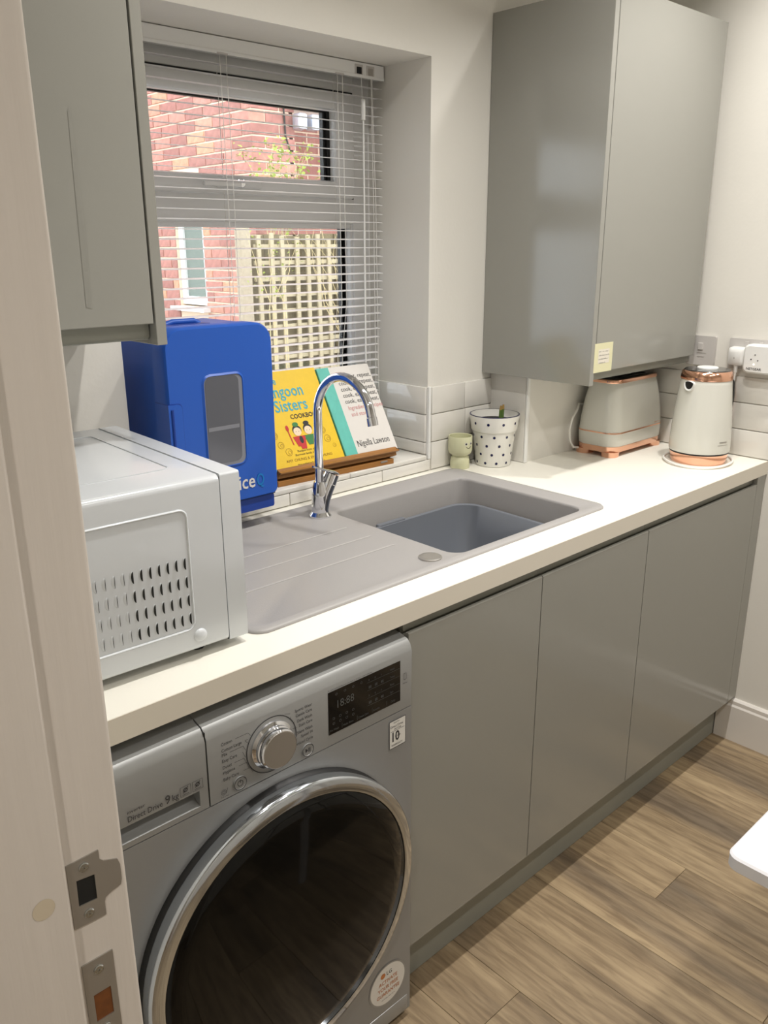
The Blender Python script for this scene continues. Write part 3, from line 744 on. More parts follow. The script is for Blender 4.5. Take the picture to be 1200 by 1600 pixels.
def vent_mesh(full):
    bm = bmesh.new(); n = 8; hgt = .0098; wd = .0048 if full else .0044
    arc = [(-wd*math.cos(t), hgt*math.sin(t)) for t in [-PI/2+PI*i/n for i in range(n+1)]]
    # hood: half-lens bulging outwards with its open edge on the right
    rim = [bm.verts.new((x, -.0002, z)) for x, z in arc]
    mid = [bm.verts.new((x*.45, -.0018, z*.86)) for x, z in arc]
    for i in range(n): bm.faces.new((rim[i], rim[i+1], mid[i+1], mid[i]))
    sl = .0036 if full else .0008
    a = [bm.verts.new((0, -.0019, z*.86)) for x, z in arc]
    for i in range(n): bm.faces.new((mid[i], mid[i+1], a[i+1], a[i]))
    o = [bm.verts.new((-sl*math.cos(t)+.0002, -.0021, hgt*.92*math.sin(t))) for t in [-PI/2+PI*i/n for i in range(n+1)]]
    f = bm.faces.new(o); f.material_index = 1
    return bm
va = link('vent', vent_mesh(True), [M['whitemw'], M['gap']], mw, smooth=60)
vb = link('vent', vent_mesh(False), [M['whitemw'], M['gap']], mw, smooth=60)
ua = ub = False
for r in range(4):
    for c in range(16):
        x = -.0985-.0133*c+.0008*r; z = .1565-.0288*r
        full = c < 7
        if full:
            o = va if not ua else inst(va, mw); ua = True
        else:
            o = vb if not ub else inst(vb, mw); ub = True
        o.location = (x, 0, z)
bm = bmesh.new(); lathe(bm, [(.0108, .0005), (.010, -.003), (.006, -.0050), (0, -.0056)], 24, axis='y'); link('bump_stop', bm, M['whitemw'], mw, smooth=60, loc=(-.083, 0, .0385))
for x in (-.30, -.07):
    for y in (.04, .39):
        bm = bmesh.new(); lathe(bm, [(.012, 0), (.014, fz)], 14); link('foot', bm, M['black'], mw, loc=(x, y, 0))

# ------------------------------------------------------------------ blue cabinet cooler on the sill
cz = WZ0
ic = thing('mini_fridge', 'royal blue mini fridge with smoky door window standing on the window sill', 'fridge', (.688, .500, cz))
X0, X1, ZT = -.1190, .1325, .3985
bm = bmesh.new()
def front_out(i, yy): return [(x, yy, z) for x, z in rr(X0+i, X1-i, .030+i, ZT-i, [.012, .040-i, .040-i, .012], 7)]
loft(bm, [front_out(.004, .0), front_out(0, .006), front_out(0, .052)]); idoor = link('door', bm, M['blue'], ic, smooth=40)
bm = bmesh.new()
loft(bm, [front_out(.0022, .0535), front_out(.0022, .198), front_out(.006, .206)]); ibody = link('body', bm, M['blue'], ic, smooth=40)
bm = bmesh.new(); prism_y(bm, rr(X0+.004, X1-.008, .0, .0295, .005, 3), .008, .18); link('base', bm, M['blue2'], ic, smooth=40)
bm = bmesh.new(); box(bm, X0+.003, X1-.006, .006, .18, .0290, .0310); link('seam', bm, M['gap'], ic)
bm = bmesh.new(); box(bm, X0+.03, .02, .055, .16, ZT-.0025, ZT+.0005, bev=.0005); top_ = link('carry_handle_recess', bm, M['blue2'], ic)
bm = bmesh.new(); tube(bm, [(X0+.05, .085, ZT-.002), (X0+.07, .085, ZT+.004), (.0, .085, ZT+.004), (.012, .085, ZT-.002)], .006, 10); link('carry_handle', bm, M['blue'], ic, smooth=60)
# window
wx0, wx1, wz0, wz1 = -.036, .0490, .116, .298
bm = bmesh.new(); prism_y(bm, rr(wx0-.002, wx1+.002, wz0-.002, wz1+.002, .014, 5), -.0012, .004); wf = link('window_seal', bm, M['smokeframe'], idoor, smooth=40)
bm = bmesh.new(); prism_y(bm, rr(wx0, wx1-.007, wz0+.005, wz1, .012, 5), -.0018, .0035); link('window', bm, M['smoke'], idoor, smooth=40)
bm = bmesh.new(); a = loop(bm, [(x, -.0002, z) for x, z in rr(wx0-.007, wx1+.008, wz0-.008, wz1+.007, .020, 5)]); b_ = loop(bm, [(x, -.0030, z) for x, z in rr(wx0-.003, wx1+.003, wz0-.003, wz1+.003, .015, 5)])
bridge(bm, a, b_); c_ = loop(bm, [(x, .001, z) for x, z in rr(wx0-.001, wx1+.001, wz0-.001, wz1+.001, .014, 5)]); bridge(bm, b_, c_); link('window_lip', bm, M['blue'], idoor, smooth=60)
bm = bmesh.new(); quad_y(bm, wx0+.002, wx1-.010, .190, .198, -.0020); link('shelf_edge', bm, M['smokeframe'], idoor)
# latch with a groove round it
bm = bmesh.new(); prism_y(bm, rr(X0-.0004, -.0885, .110, .2560, [.004, .010, .002, .002], 4), -.0006, .05); lt = link('latch_gap', bm, M['blue2'], idoor, smooth=40)
bm = bmesh.new(); prism_y(bm, rr(X0-.0010, -.0900, .111, .2545, [.004, .010, .002, .002], 4), -.0024, .05); link('latch', bm, M['blue'], idoor, smooth=40)
bm = bmesh.new(); tube(bm, [(X0+.007, -.0028, .115), (X0+.007, -.0028, .245)], .0030, 8); link('latch_grip', bm, M['blue2'], idoor, smooth=60)
bm = bmesh.new(); text(bm, 'ice', .0285, .0560, .044, -.0012, sx=.86, bold=.012); link('lettering', bm, M['stickergrey'], idoor)
bm = bmesh.new(); text(bm, 'Q', .0745, .0565, .038, -.0012, sx=.66, bold=.015); link('lettering', bm, M['bluetext'], idoor)

# ------------------------------------------------------------------ cookbook stand and cookbooks
LEAN = math.radians(-31)
bs = thing('book_stand', 'wooden cookbook stand holding two cookbooks on the window sill', 'book stand', (1.088, .607, WZ0), math.radians(-3.5))
hw = .185
bm = bmesh.new(); box(bm, -hw, hw-.012, -.001, .022, 0, .014, bev=.0015); link('base_rail', bm, M['wood'], bs)
bm = bmesh.new(); box(bm, -hw+.02, hw-.03, .022, .118, 0, .010, bev=.0015); link('base_board', bm, M['wood'], bs)
bm = bmesh.new(); prism_x(bm, [(-.006, .032), (.008, .042), (.002, .020), (.020, .012), (.040, .020), (.045, .034), (.0265, .0275), (.014, .0215), (.010, .028), (.010, .034), (.005, .038), (-.010, .036)], -hw+.004, hw)
link('ledge', bm, M['wood'], bs)
MB_ = Matrix.Translation((0, .015, .022)) @ Matrix.Rotation(LEAN, 4, 'X')
bm = bmesh.new(); box(bm, -hw+.03, hw-.03, .030, .038, .002, .205, bev=.002, M=MB_); link('back_board', bm, M['wood'], bs)
bm = bmesh.new(); box(bm, .128, .15, -.0022, .0, .008, .0125); link('hinge', bm, M['steel'], bs)
def book(name, label, x, w, h, th, zoff=.0, spine_mat=None, cover=None, strip=0):
    t = thing(name, label, 'book', (0, 0, 0))
    t.matrix_world = bs_mat @ MB_ @ Matrix.Translation((x, .0285-th, .0095+zoff)); t.scale = (1, 1, 1)
    bm = bmesh.new(); box(bm, .002, w-.003, .002, th-.002, .003, h-.003); link('pages', bm, M['paper'], t)
    bm = bmesh.new(); box(bm, 0, w, 0, .0022, 0, h, bev=.0006, seg=1); link('front_cover', bm, cover, t)
    bm = bmesh.new(); box(bm, 0, w, th-.0022, th, 0, h, bev=.0006, seg=1); link('back_cover', bm, spine_mat or cover, t)
    bm = bmesh.new(); box(bm, -.0012, .0012, .0002, th-.0002, 0, h, bev=.0005, seg=1); link('spine', bm, spine_mat or cover, t)
    if strip:
        bm = bmesh.new(); quad_y(bm, -.0008, strip, .0003, h-.0003, -.0004); link('spine_cloth', bm, spine_mat, t)
    return t
bpy.context.view_layer.update(); bs_mat = bs.matrix_world.copy()
bk1 = book('cookbook', 'yellow hardback cookbook with sky blue title on the wooden stand', -.170, .205, .257, .024, spine_mat=M['turq'], cover=M['yellow'])
bm = bmesh.new(); Y = -.0006
text(bm, 'The', .046, .223, .026, Y, sx=.8, bold=.012, mi=0); text(bm, 'Rangoon', .024, .188, .044, Y, sx=.80, bold=.012, mi=0); text(bm, 'Sisters', .050, .150, .044, Y, sx=.84, bold=.012, mi=0)
text(bm, 'COOKBOOK', .086, .128, .017, Y, sx=.9, bold=.02, mi=1)
text(bm, 'Recipes from our', .102, .042, .0080, Y, 'CENTER', mi=1); text(bm, 'Burmese family kitchen', .102, .033, .0080, Y, 'CENTER', mi=1)
text(bm, 'AMY CHUNG & EMILY CHUNG', .102, .020, .0100, Y, 'CENTER', mi=2); scribble(bm, .062, .009, .080, .0035, Y, .0007, 1)
# two plain figures with bowls, outlined food doodles
for x, c in ((.092, 3), (.124, 5)):
    disc_y(bm, x, .098, .013, Y, 18, 1); disc_y(bm, x, .094, .0112, Y-.0001, 18, 4); disc_y(bm, x, .113, .0085, Y-.0001, 14, 5 if x < .1 else 1, rz=.006)
    f = bm.faces.new([bm.verts.new((x+a, Y-.0002, z)) for a, z in ((-.018, .082), (.018, .082), (.013, .056), (-.010, .056))]); f.material_index = c
    disc_y(bm, x-.004, .094, .001, Y-.0003, 8, 1); disc_y(bm, x+.004, .094, .001, Y-.0003, 8, 1)
disc_y(bm, .096, .072, .0055, Y-.0004, 12, 1, rz=.010)
f = bm.faces.new([bm.verts.new((x, Y-.0003, z)) for x, z in ((.082, .080), (.110, .080), (.104, .048), (.090, .048))]); f.material_index = 3
line_y(bm, (.070, .062), (.066, .100), .003, Y-.0002, 3); disc_y(bm, .066, .106, .0045, Y-.0002, 12, 3, rz=.008)
for x, z, r in ((.022, .118, .010), (.024, .092, .011), (.034, .066, .010), (.050, .046, .011), (.158, .112, .010), (.166, .088, .010), (.172, .064, .011), (.186, .044, .006)):
    ring_y(bm, x, z, r*.8, r*.88, Y, 14, 2); ring_y(bm, x+.002, z-.001, r*.35, r*.43, Y, 10, 2)
link('lettering', bm, [M['inkblue'], M['ink'], M['inkbrown'], M['inkred'], M['skin'], M['inkgreen']], bk1)
bk2 = book('cookbook', 'white hardback cookbook with teal spine strip on the wooden stand', .038, .168, .250, .028, spine_mat=M['teal'], cover=M['coverwhite'], strip=.036)
bm = bmesh.new()
for i in range(5):
    text(bm, 'cook, eat, repeat,' if i == 0 else ('cook, eat, repeat,'), .052, .214-.0172*i, .0172, Y, sx=.92, mi=0)
text(bm, 'Ingredients, recipes', .055, .127, .0162, Y, sx=.9, mi=1); text(bm, 'and stories.', .058, .109, .0162, Y, sx=.9, mi=1)
link('lettering', bm, [M['ink'], M['inkpink']], bk2); bm = bmesh.new()
text(bm, 'Nigella Lawson', .044, .026, .0250, Y, sx=.70, mi=0)
link('lettering', bm, [M['ink'], M['inkpink']], bk2)

# ------------------------------------------------------------------ small sage planter with a face, dotted plant pot
cp_ = thing('small_planter', 'small sage green ceramic planter with a smiling face beside the dotted pot', 'planter', (1.4850, .5640, H), math.radians(6))
bm = bmesh.new()
lathe(bm, [(.0265, 0), (.0275, .002), (.0268, .020), (.0245, .032), (.0215, .0345), (.0225, .037), (.030, .042), (.0335, .050), (.0335, .089), (.0325, .091), (.0305, .090), (.0300, .052), (.020, .045), (0, .045)], 40)
body = link('cup', bm, M['green'], cp_, smooth=50)
def face_pt(a, z, r=.0338): return (r*math.cos(a), r*math.sin(a), z)
def onface(a, z, rad, r, seg=14):
    bm = bmesh.new(); ca, sa = math.cos(a), math.sin(a)
    cap(bm, [bm.verts.new((r*ca-sa*rad*math.cos(t), r*sa+ca*rad*math.cos(t), z+rad*math.sin(t))) for t in [2*PI*i/seg for i in range(seg)]]); return bm
fa = math.radians(-100)
for da in (-.26, .26):
    link('eye', onface(fa+da, .0725, .0046, .0339), M['stickergrey'], cp_); link('pupil', onface(fa+da, .0725, .0028, .0343), M['black'], cp_)
bm = bmesh.new(); tube(bm, [face_pt(fa+.24*u, .0600+.0045*u*u) for u in [-1+.2*i for i in range(11)]], .0007, 6); link('smile', bm, M['black'], cp_)

pt_ = thing('plant_pot', 'white plant pot with navy blue dots and a cut green stem', 'plant pot', (1.5830, .5260, H))
bm = bmesh.new(); prof = [(.046, 0), (.0485, .0015), (.0600, .098), (.0635, .101), (.0695, .142), (.0690, .1445), (.0665, .1445), (.0655, .140), (.060, .118), (.0585, .116)]
lathe(bm, prof, 56, c1=False); link('pot', bm, M['pot'], pt_, smooth=40)
bm = bmesh.new(); lathe(bm, [(.0697, .1432), (.0694, .1448), (.0662, .1448)], 56, c0=False, c1=False); link('rim_line', bm, M['navy'], pt_, smooth=60)
bm = bmesh.new(); lathe(bm, [(.0615, .124), (.05, .127), (.02, .129), (0, .1285)], 40, c0=False); link('soil', bm, M['soil'], pt_, smooth=True)
def pot_r(z): return .0485+(z-.0015)*(.0600-.0485)/.0965 if z < .098 else .0635+(z-.101)*.006/.041
dm = None
for i, (z, n, o) in enumerate([(.012, 10, .0), (.037, 10, .5), (.062, 10, .0), (.087, 10, .5), (.124, 10, .0)]):
    for k in range(n):
        a = 2*PI*(k+o)/n+.25+.05*i; r = pot_r(z)+.0004
        if dm is None:
            b = bmesh.new(); cap(b, [b.verts.new((0, .0038*math.cos(t), .0040*math.sin(t))) for t in [2*PI*j/14 for j in range(14)]])
            dm = link('dot', b, M['navy'], pt_); o_ = dm
        else: o_ = inst(dm, pt_)
        o_.location = (r*math.cos(a), r*math.sin(a), z); o_.rotation_euler = (0, -.12 if z < .1 else -.14, a); o_.rotation_euler = (0, .12, a)
bm = bmesh.new()
for dx, h in ((-.004, .040), (.004, .042)):
    tube(bm, [(.014+dx, -.012, .126), (.016+dx*1.2, -.012, .126+h*.7)], [.0045, .004], 10, 0); tube(bm, [(.016+dx*1.2, -.012, .126+h*.7), (.0175+dx*1.3, -.012, .126+h)], [.004, .0025], 10, 1)
link('cut_stem', bm, [M['leaf'], M['leaftip']], pt_, smooth=60)

# ------------------------------------------------------------------ toaster
ts = thing('toaster', 'cream toaster with rose copper trim under the right wall cupboard', 'toaster', (2.012, .388, H))
def tr(z, i, hx=.142, hy=.0700, r=.040): return [(x, y, z) for x, y in rr(-hx+i, hx-i, -hy+i, hy-i, max(.004, r-i*.3), 7)]
bm = bmesh.new(); loft(bm, [tr(.030, .003), tr(.033, .001), tr(.060, 0), tr(.0695, .0003)], True, False); loft(bm, [tr(.0725, .0004), tr(.11, .003), tr(.16, .009), tr(.205, .018), tr(.212, .020)], False, True)
link('body', bm, M['cream'], ts, smooth=50)
bm = bmesh.new(); loft(bm, [tr(.0690, -.0008), tr(.0728, -.0006)], True, True); link('trim_line', bm, M['copper'], ts, smooth=50)
bm = bmesh.new(); loft(bm, [tr(.2120, .0185), tr(.2150, .0175), tr(.2215, .0195), tr(.2225, .0230)], True, True); link('top_rim', bm, M['copper'], ts, smooth=50)
bm = bmesh.new(); loft(bm, [tr(.2226, .027), tr(.2245, .030)], True, True); tpl = link('top_plate', bm, M['blackgloss'], ts, smooth=50)
for y in (-.018, .018):
    bm = bmesh.new(); box(bm, -.09, .075, y-.008, y+.008, .2244, .2252); link('bread_slot', bm, M['gap'], tpl)
bm = bmesh.new(); loft(bm, [tr(.0140, .003), tr(.0305, .0015)], True, True)
for sx_, sy_ in ((-1, -1), (-1, 1), (1, -1), (1, 1)):
    pts = rr(-.024, .024, -.024, .024, .02, 5)
    loft(bm, [[(sx_*.115+x, sy_*.043+y, 0) for x, y in pts], [(sx_*.115+x*1.04, sy_*.043+y*1.04, .015) for x, y in pts]])
link('base', bm, M['copper'], ts, smooth=50)
bm = bmesh.new(); box(bm, .140, .160, -.014, .014, .10, .118, bev=.004); link('lever', bm, M['copper'], ts, smooth=30)
bm = bmesh.new(); scribble(bm, .070, .0775, .040, .0045, -.0706, .0010); link('lettering', bm, M['copper'], ts)
bm = bmesh.new(); tube(bm, [(-.137, .052, .014), (-.158, .056, .018), (-.175, .058, .040), (-.180, .058, .075), (-.170, .058, .105), (-.150, .056, .128), (-.120, .072, .140), (-.06, .078, .130), (.06, .078, .05), (.10, .078, .01)], .0032, 8); link('power_cord', bm, M['cord'], ts, smooth=60)

# ------------------------------------------------------------------ kettle
kt = thing('kettle', 'cream kettle with rose copper lid ring and base beside the toaster', 'kettle', (2.0400, .1460, H))
bm = bmesh.new(); lathe(bm, [(.078, .0315), (.0825, .0335), (.0830, .040), (.0822, .07), (.0800, .11), (.0765, .15), (.0722, .19), (.0690, .222), (.0680, .232), (.066, .236)], 64); link('body', bm, M['cream'], kt, smooth=50)
bm = bmesh.new(); lathe(bm, [(.0805, .0285), (.0815, .032), (.0780, .0321)], 64, c0=False); link('gap_ring', bm, M['black'], kt, smooth=40)
bm = bmesh.new(); lathe(bm, [(.0740, .0), (.0755, .003), (.0802, .0285), (.076, .0292)], 64); link('base', bm, M['copper'], kt, smooth=40)
bm = bmesh.new(); lathe(bm, [(.0690, .2340), (.0695, .238), (.0672, .2545), (.0630, .2585)], 64); link('lid_ring', bm, M['copper'], kt, smooth=40)
bm = bmesh.new(); lathe(bm, [(.0628, .2582), (.0600, .2610), (0, .2615)], 64, c0=False); link('lid', bm, M['blackgloss'], kt, smooth=40)
bm = bmesh.new(); lathe(bm, [(.0285, .2612), (.0285, .2650), (.0265, .2668), (0, .2665)], 40, c=(0, 0, 0), c0=False); link('lid_button', bm, M['white'], kt, smooth=40)
vd = Vector((-2.25, -1.10)).normalized(); sa = math.atan2(vd.y, vd.x)-math.radians(36)
def kp(a, r, z): return (r*math.cos(a), r*math.sin(a), z)
bm = bmesh.new(); ls = []
for z, w, o in ((.232, .20, .010), (.222, .19, .009), (.212, .13, .006), (.206, .05, .002)):
    pass
n = 12
out = [kp(sa+.20*math.cos(t)*(1 if math.sin(t) > 0 else 1), .0722+.0052*(1 if True else 0), .226+.019*math.sin(t)*(1 if math.sin(t) < 0 else .35)) for t in [2*PI*i/20 for i in range(20)]]
inn = [kp(sa+.170*math.cos(t), .0748, .227+.0165*math.sin(t)*(1 if math.sin(t) < 0 else .35)) for t in [2*PI*i/20 for i in range(20)]]
bas = [kp(sa+.23*math.cos(t), .066, .226+.024*math.sin(t)*(1 if math.sin(t) < 0 else .35)) for t in [2*PI*i/20 for i in range(20)]]
lo = [loop(bm, l) for l in (bas, out, inn)]
bridge(bm, lo[0], lo[1]); bridge(bm, lo[1], lo[2]); sp = link('spout', bm, M['white'], kt, smooth=60)
bm = bmesh.new(); cap(bm, loop(bm, [tuple(Vector(p)*.998) for p in inn])); link('spout_mouth', bm, M['black'], kt)
ha = sa+PI
bm = bmesh.new(); tube(bm, [kp(ha, .064, .226), kp(ha, .094, .228), kp(ha, .112, .212), kp(ha, .117, .17), kp(ha, .114, .12), kp(ha, .108, .095), kp(ha, .100, .088)], [.010, .012, .013, .012, .011, .010, .007], 14); link('handle', bm, M['blackgloss'], kt, smooth=60)
bm = bmesh.new(); tube(bm, [kp(ha, .095, .236), kp(ha, .118, .222), kp(ha, .126, .17), kp(ha, .121, .12), kp(ha, .110, .088)], .0055, 10); link('handle_trim', bm, M['copper'], kt, smooth=60)
bm = bmesh.new()
la = math.atan2(vd.y, vd.x)+.62
def band(a0, a1, z, h, r): 
    n = 10
    a = [bm.verts.new(kp(a0+(a1-a0)*i/n, r, z)) for i in range(n+1)]; b = [bm.verts.new(kp(a0+(a1-a0)*i/n, r-.0002, z+h)) for i in range(n+1)]
    for i in range(n): bm.faces.new((a[i], a[i+1], b[i+1], b[i]))
band(la, la+.46, .0585, .0012, .0830); band(la+.06, la+.40, .0655, .0032, .0828); link('logo_band', bm, M['steel'], kt)
# cord coiled round the base (its own part of the kettle)
bm = bmesh.new()
pts = []
for i in range(30):
    a = math.radians(80+i*9.6); rad = .100+.008*math.sin(a*2+.6)
    pts.append((rad*math.cos(a)*1.08, rad*math.sin(a)*1.0, .0045+.002*math.sin(a*3)))
tube(bm, pts, .0033, 8); link('power_cord', bm, M['cord'], kt, smooth=60)

# ------------------------------------------------------------------ wall plates (on the right wall, facing -x)
XW = XE-.0005
sw = thing('switch_plate', 'single light grey switch plate on the wall behind the kettle', 'switch', (XW, .2355, 1.2035))
bm = bmesh.new(); prism_x(bm, rr(-.043, .043, -.0425, .0425, .004, 3), -.009, 0); link('plate', bm, M['switch'], sw)
bm = bmesh.new(); box(bm, -.013, -.009, -.007, .009, .002, .022, bev=.0015); link('rocker', bm, M['switch'], sw)
bm = bmesh.new(); box(bm, -.0096, -.009, -.017, .012, -.0075, -.0065); box(bm, -.0096, -.009, -.012, .010, -.0185, -.0175); link('engraved_line', bm, M['steel'], sw)
dsck = thing('double_socket', 'double light grey power socket plate carrying a plug and an adaptor', 'socket', (XW, .0780, 1.2040))
bm = bmesh.new(); prism_x(bm, rr(-.073, .073, -.0425, .0425, .004, 3), -.009, 0); link('plate', bm, M['switch'], dsck)
for y in (-.018, .022):
    bm = bmesh.new(); box(bm, -.012, -.009, y-.006, y+.006, .020, .036, bev=.001); link('rocker', bm, M['switch'], dsck)
pg = thing('plug', 'small white mains plug with downward cord in the double socket', 'plug', (XW-.0095, .1190, 1.198))
bm = bmesh.new(); loft(bm, [[(0, y, z) for y, z in rr(-.024, .024, -.026, .026, .008, 4)], [(-.020, y, z) for y, z in rr(-.023, .023, -.025, .025, .008, 4)], [(-.026, y, z) for y, z in rr(-.017, .017, -.018, .018, .008, 4)]])
link('case', bm, M['white'], pg, smooth=40)
bm = bmesh.new(); tube(bm, [(-.012, 0, -.024), (-.012, 0, -.030), (-.012, 0, -.046)], [.0075, .006, .0045], 10); link('strain_relief', bm, M['white'], pg, smooth=40)
bm = bmesh.new(); lathe(bm, [(.0016, 0), (.0016, -.0006)], 10, axis='x'); link('fuse_screw', bm, M['steel'], pg, loc=(-.0262, .002, -.004))
bm = bmesh.new(); tube(bm, [(-.012, 0, -.044), (-.012, .002, -.10), (-.014, .003, -.17), (-.016, .004, -.22), (-.020, .003, -.262), (-.022, .002, -.2815)], .0030, 8); link('cord', bm, M['cord'], pg, smooth=60)
na = thing('wifi_adaptor', 'rounded white network adaptor plugged into the double socket', 'adaptor', (XW-.0095, .0480, 1.196))
bm = bmesh.new(); loft(bm, [[(0, y, z) for y, z in rr(-.046, .046, -.040, .040, .016, 6)], [(-.026, y, z) for y, z in rr(-.046, .046, -.040, .040, .016, 6)], [(-.031, y, z) for y, z in rr(-.041, .041, -.035, .035, .013, 6)]])
link('case', bm, M['white'], na, smooth=40)
bm = bmesh.new(); text(bm, 'NETGEAR', 0, 0, .0092, 0, 'CENTER', sx=1.05, bold=.02)
bmesh.ops.transform(bm, matrix=Matrix.Translation((-.0315, .012, -.030)) @ Matrix.Rotation(-PI/2, 4, 'Z'), verts=bm.verts); link('lettering', bm, M['ink'], na)
for dy, dz in ((.012, .012), (.022, -.001), (.003, -.003), (.013, -.014)):
    bm = bmesh.new(); lathe(bm, [(.0018, 0), (.0018, -.0006)], 10, axis='x'); link('status_light', bm, M['ink'] if dz > -.01 else M['lamp'], na, loc=(-.0312, dy, dz))

# ------------------------------------------------------------------ table at the right edge
tt = thing('table', 'white rounded table top above the wooden floor', 'table', (1.154, -.984, 0))
bm = bmesh.new(); pts = rr(-.41, .41, -.40, .40, .018, 6)
i_ = rr(-.407, .407, -.397, .397, .015, 6)
loft(bm, [[(x, y, .707) for x, y in i_], [(x, y, .710) for x, y in pts], [(x, y, .727) for x, y in pts], [(x, y, .730) for x, y in i_]]); link('table_top', bm, M['tablewhite'], tt, smooth=40)
for sx_ in (-1, 1):
    for sy_ in (-1, 1):
        bm = bmesh.new(); tube(bm, [(sx_*.30, sy_*.30, .708), (sx_*.33, sy_*.33, 0)], [.022, .014], 12); link('leg', bm, M['tablewhite'], tt, smooth=40)

# ------------------------------------------------------------------ ceiling downlights, the row over the table added as fill
for i, (x, y) in enumerate(LAMPS+[(-.75, -1.1)]):
    t = thing('downlight', 'round white ceiling downlight '+['above the washing machine', 'above the sink', 'in front of the right wall cupboard', 'added as fill over the doorway end of the table', 'added as fill over the middle of the table', 'added as fill over the far end of the table', 'in the hall'][i], 'light', (x, y, CEIL), 0, 'ceiling downlights')
    bm = bmesh.new(); lathe(bm, [(.048, 0), (.047, -.004), (.036, -.006), (.034, 0)], 28, c0=False, c1=False); link('ring', bm, M['white'], t, smooth=40)
    bm = bmesh.new(); lathe(bm, [(.034, -.0005), (0, -.0005)], 28, c0=False); link('lens', bm, M['lamp'], t)

# ------------------------------------------------------------------ outside: neighbouring house, fence, plants
XC, YC = 3.085, 3.80
bm = bmesh.new()
HWY0, HWY1, HWZ0, HWZ1 = 4.455, 4.845, 1.09, 1.99
for a in ((YC+.008, HWY0, -.2, 5.5), (HWY1, 9.0, -.2, 5.5), (HWY0, HWY1, -.2, HWZ0-.01), (HWY0, HWY1, HWZ1, 5.5)): box(bm, XC+.008, XC+.33, *a)
box(bm, XC+.15, XC+.33, HWY0, HWY1, HWZ0-.01, HWZ1); box(bm, XC+.30, 3.425, YC+.008, YC+.5, -.2, 5.5)
house = tag(link('brick_house', bm, M['mortar']), 'red brick house wall seen outside through the window', 'house')
bm = bmesh.new(); box(bm, 3.425, 6.5, YC+.75, YC+.95, -.2, 5.5); link('recessed_wall', bm, M['brickwall'], house)
bm = bmesh.new(); box(bm, XC+.002, XC+.02, 5.40, 9.0, -.2, 5.5); box(bm, XC+.002, XC+.02, YC+.01, 5.40, 2.695, 5.5); box(bm, XC+.01, 3.42, YC+.002, YC+.02, 2.695, 5.5); box(bm, XC+.002, XC+.02, YC+.01, 5.40, -.2, .895); link('far_brickwork', bm, M['brickwall'], house)
bm = bmesh.new(); box(bm, 3.38, 6.5, YC-.10, YC+.9, 2.36, 2.44); link('shade_soffit', bm, M['white'], house)  # soffit added to keep the recessed wall in shade
ba = None; nb = 0
HWY0, HWY1, HWZ0, HWZ1 = 4.455, 4.845, 1.09, 1.99
for r in range(24):
    z = .90+.075*r
    off = .1125 if r % 2 else 0
    y = YC+(.1125-.01 if r % 2 else 0)
    segs = []
    if r % 2: segs.append((YC, YC+.1025))
    yy = YC+.1125 if r % 2 else YC
    while yy < 5.35: segs.append((yy, yy+.215)); yy += .225
    for a, b in segs:
        if z+.065 > HWZ0-.07 and z < HWZ1 and b > HWY0 and a < HWY1:
            if a < HWY0-.03: b = HWY0
            elif b > HWY1+.03: a = HWY1
            else: continue
        if b-a > .2:
            if ba is None:
                bb = B(-.0, .03, -.1075, .1075, -.0325, .0325, bev=.003, seg=1); ba = link('brick', bb, M['brick'], house); o = ba
            else: o = inst(ba, house)
        else:
            bb = B(0, .03, -(b-a)/2, (b-a)/2, -.0325, .0325, bev=.003, seg=1); o = link('brick', bb, M['brick'], house)
        o.location = (XC+random.uniform(-.002, .002), (a+b)/2, z+.0325); nb += 1
bb_ = bh = None
for r in range(8, 24):
    z = .90+.075*r
    segs = [(XC, XC+.215), (XC+.225, 3.425)] if r % 2 else [(XC, XC+.1025), (XC+.1125, 3.425)]
    for a, b in segs:
        g = B(-(b-a)/2, (b-a)/2, 0, .03, -.0325, .0325, bev=.003, seg=1); o = link('brick', g, M['brick'], house, loc=((a+b)/2, YC+random.uniform(-.002, .002), z+.0325))
# house window
hw_ = link('house_window', frame4(0, HWY1-HWY0, HWZ0, HWZ1, .06, 0, .05), M['upvc'], house, loc=(XC+.03, HWY1, 0), rot=(0, 0, -PI/2))
bm = bmesh.new(); box(bm, .05, HWY1-HWY0-.05, .02, .03, HWZ0+.05, HWZ1-.05); link('pane', bm, M['netglass'], hw_)
bm = bmesh.new(); box(bm, -.04, HWY1-HWY0+.04, -.09, .03, HWZ0-.04, HWZ0-.012); link('sill', bm, M['upvc'], hw_)
# twin floodlight
fl_ = thing('floodlight', 'twin silver floodlight fixed on the brick house corner', 'light', (3.44, YC-.03, 2.26))
bm = bmesh.new(); box(bm, -.03, .03, 0, .03, -.04, .04, bev=.006); link('bracket', bm, M['alu'], fl_)
for dx in (-.035, .07):
    bm = bmesh.new(); box(bm, dx-.04, dx+.03, -.10, -.02, -.045, .05, bev=.014); link('lamp_head', bm, M['alu'], fl_, smooth=30)
bm = bmesh.new(); tube(bm, [(-.11, .018, .12), (-.10, .018, -.08), (-.07, .018, -.16)], .006, 8); link('cable', bm, M['black'], fl_)
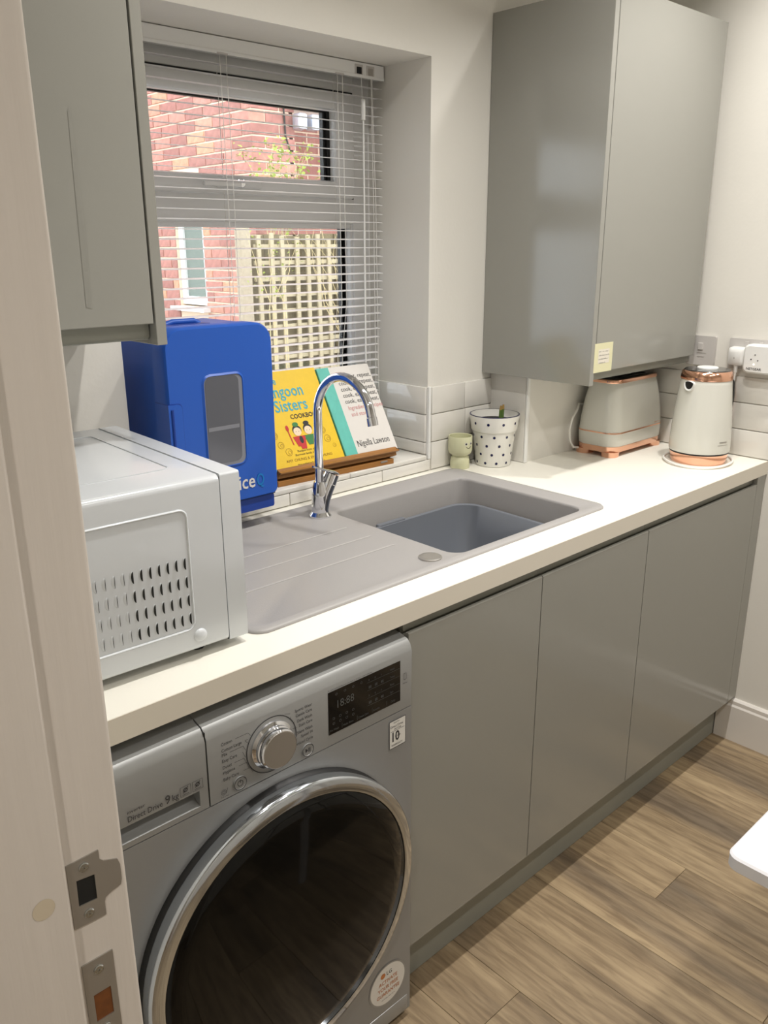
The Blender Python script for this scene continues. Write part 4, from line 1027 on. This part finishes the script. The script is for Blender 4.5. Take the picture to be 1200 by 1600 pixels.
# fence with concrete post and trellis
YFN = 3.22
fn = thing('trellis_fence', 'weathered wooden fence with square trellis outside the window', 'fence', (2.54, YFN, -.2))
sl = None
for i in range(16):
    if sl is None: bb = B(0, .13, .055, .075, .05, 1.76, bev=.002, seg=1); sl = link('board', bb, M['fence'], fn); o = sl
    else: o = inst(sl, fn)
    o.location = (.10+.132*i, random.uniform(-.006, .006), random.uniform(-.03, .02))
bb = None
for i in range(13):
    if bb is None: g = B(-.014, .014, 0, .014, .35, 1.755, bev=.002, seg=1); bb = link('upright_slat', g, M['trellis'], fn); o = bb
    else: o = inst(bb, fn)
    o.location = (.160+.0885*i, random.uniform(-.002, .002), random.uniform(-.02, .02)); o.rotation_euler = (0, random.uniform(-.008, .008), 0)
bb = None
for i in range(14):
    if bb is None: g = B(.13, 1.95, .0145, .028, -.012, .012, bev=.002, seg=1); bb = link('cross_slat', g, M['trellis'], fn); o = bb
    else: o = inst(bb, fn)
    o.location = (0, 0, 1.70-.092*i); o.rotation_euler = (0, random.uniform(-.004, .004), 0)
tag(link('fence_post', B(2.562, 2.636, YFN-.01, YFN+.05, -.2, 1.60, bev=.008), M['concrete']), 'pebbled concrete post at the end of the trellis fence', 'post')
def shrub(name, label, cat, loc, stems, n, spread, size, lm):
    t = thing(name, label, cat, loc); tips = []
    for k in range(stems):
        p = Vector((random.uniform(-.1, .1), 0, -.4)); pts = [(p.x*1.4, 0, -.2-loc[2]), tuple(p)]; d = Vector((random.uniform(-.5, .5), random.uniform(-.15, .1), 1)).normalized()
        for i in range(6):
            d = (d+Vector((random.uniform(-.4, .4), random.uniform(-.2, .2), random.uniform(-.1, .2)))).normalized(); p = p+d*spread/5; pts.append(tuple(p)); tips.append(p.copy())
        bm = bmesh.new(); tube(bm, pts, [.003-.0003*i for i in range(len(pts))], 5); link('stem', bm, M['twig'], t)
    bm = bmesh.new()
    for i in range(n):
        c = random.choice(tips)+Vector((random.gauss(0, .03), random.gauss(0, .03), random.gauss(0, .03)))
        s = size*random.uniform(.6, 1.3); R3 = Matrix.Rotation(random.uniform(0, 6.28), 3, 'Z') @ Matrix.Rotation(random.uniform(-1.2, 1.2), 3, 'X') @ Matrix.Rotation(random.uniform(0, 6.28), 3, 'Z')
        vs = [bm.verts.new(c+R3 @ Vector(p)*s) for p in ((0, 0, 0), (.35, .5, .1), (0, 1.1, 0), (-.35, .5, .1))]
        bm.faces.new(vs)
    if n:
        o = link('foliage', bm, lm, t); o['kind'] = 'stuff'
    return t
shrub('climbing_shrub', 'yellow green climbing shrub growing over the fence top', 'shrub', (3.02, YFN+.26, 1.98), 10, 620, .42, .028, M['foliage'])
shrub('ivy', 'loose green creeper beside the concrete fence post', 'creeper', (2.70, YFN-.13, 1.56), 5, 90, .36, .020, M['foliage'])
shrub('bare_climber', 'bare pale twigs tangled on the trellis', 'twigs', (3.24, YFN-.16, 1.35), 9, 0, .62, .02, M['foliage'])
struct(link('ground_outside', B(-6, 9, YF+.12, 12, -.3, -.2), M['ground']))
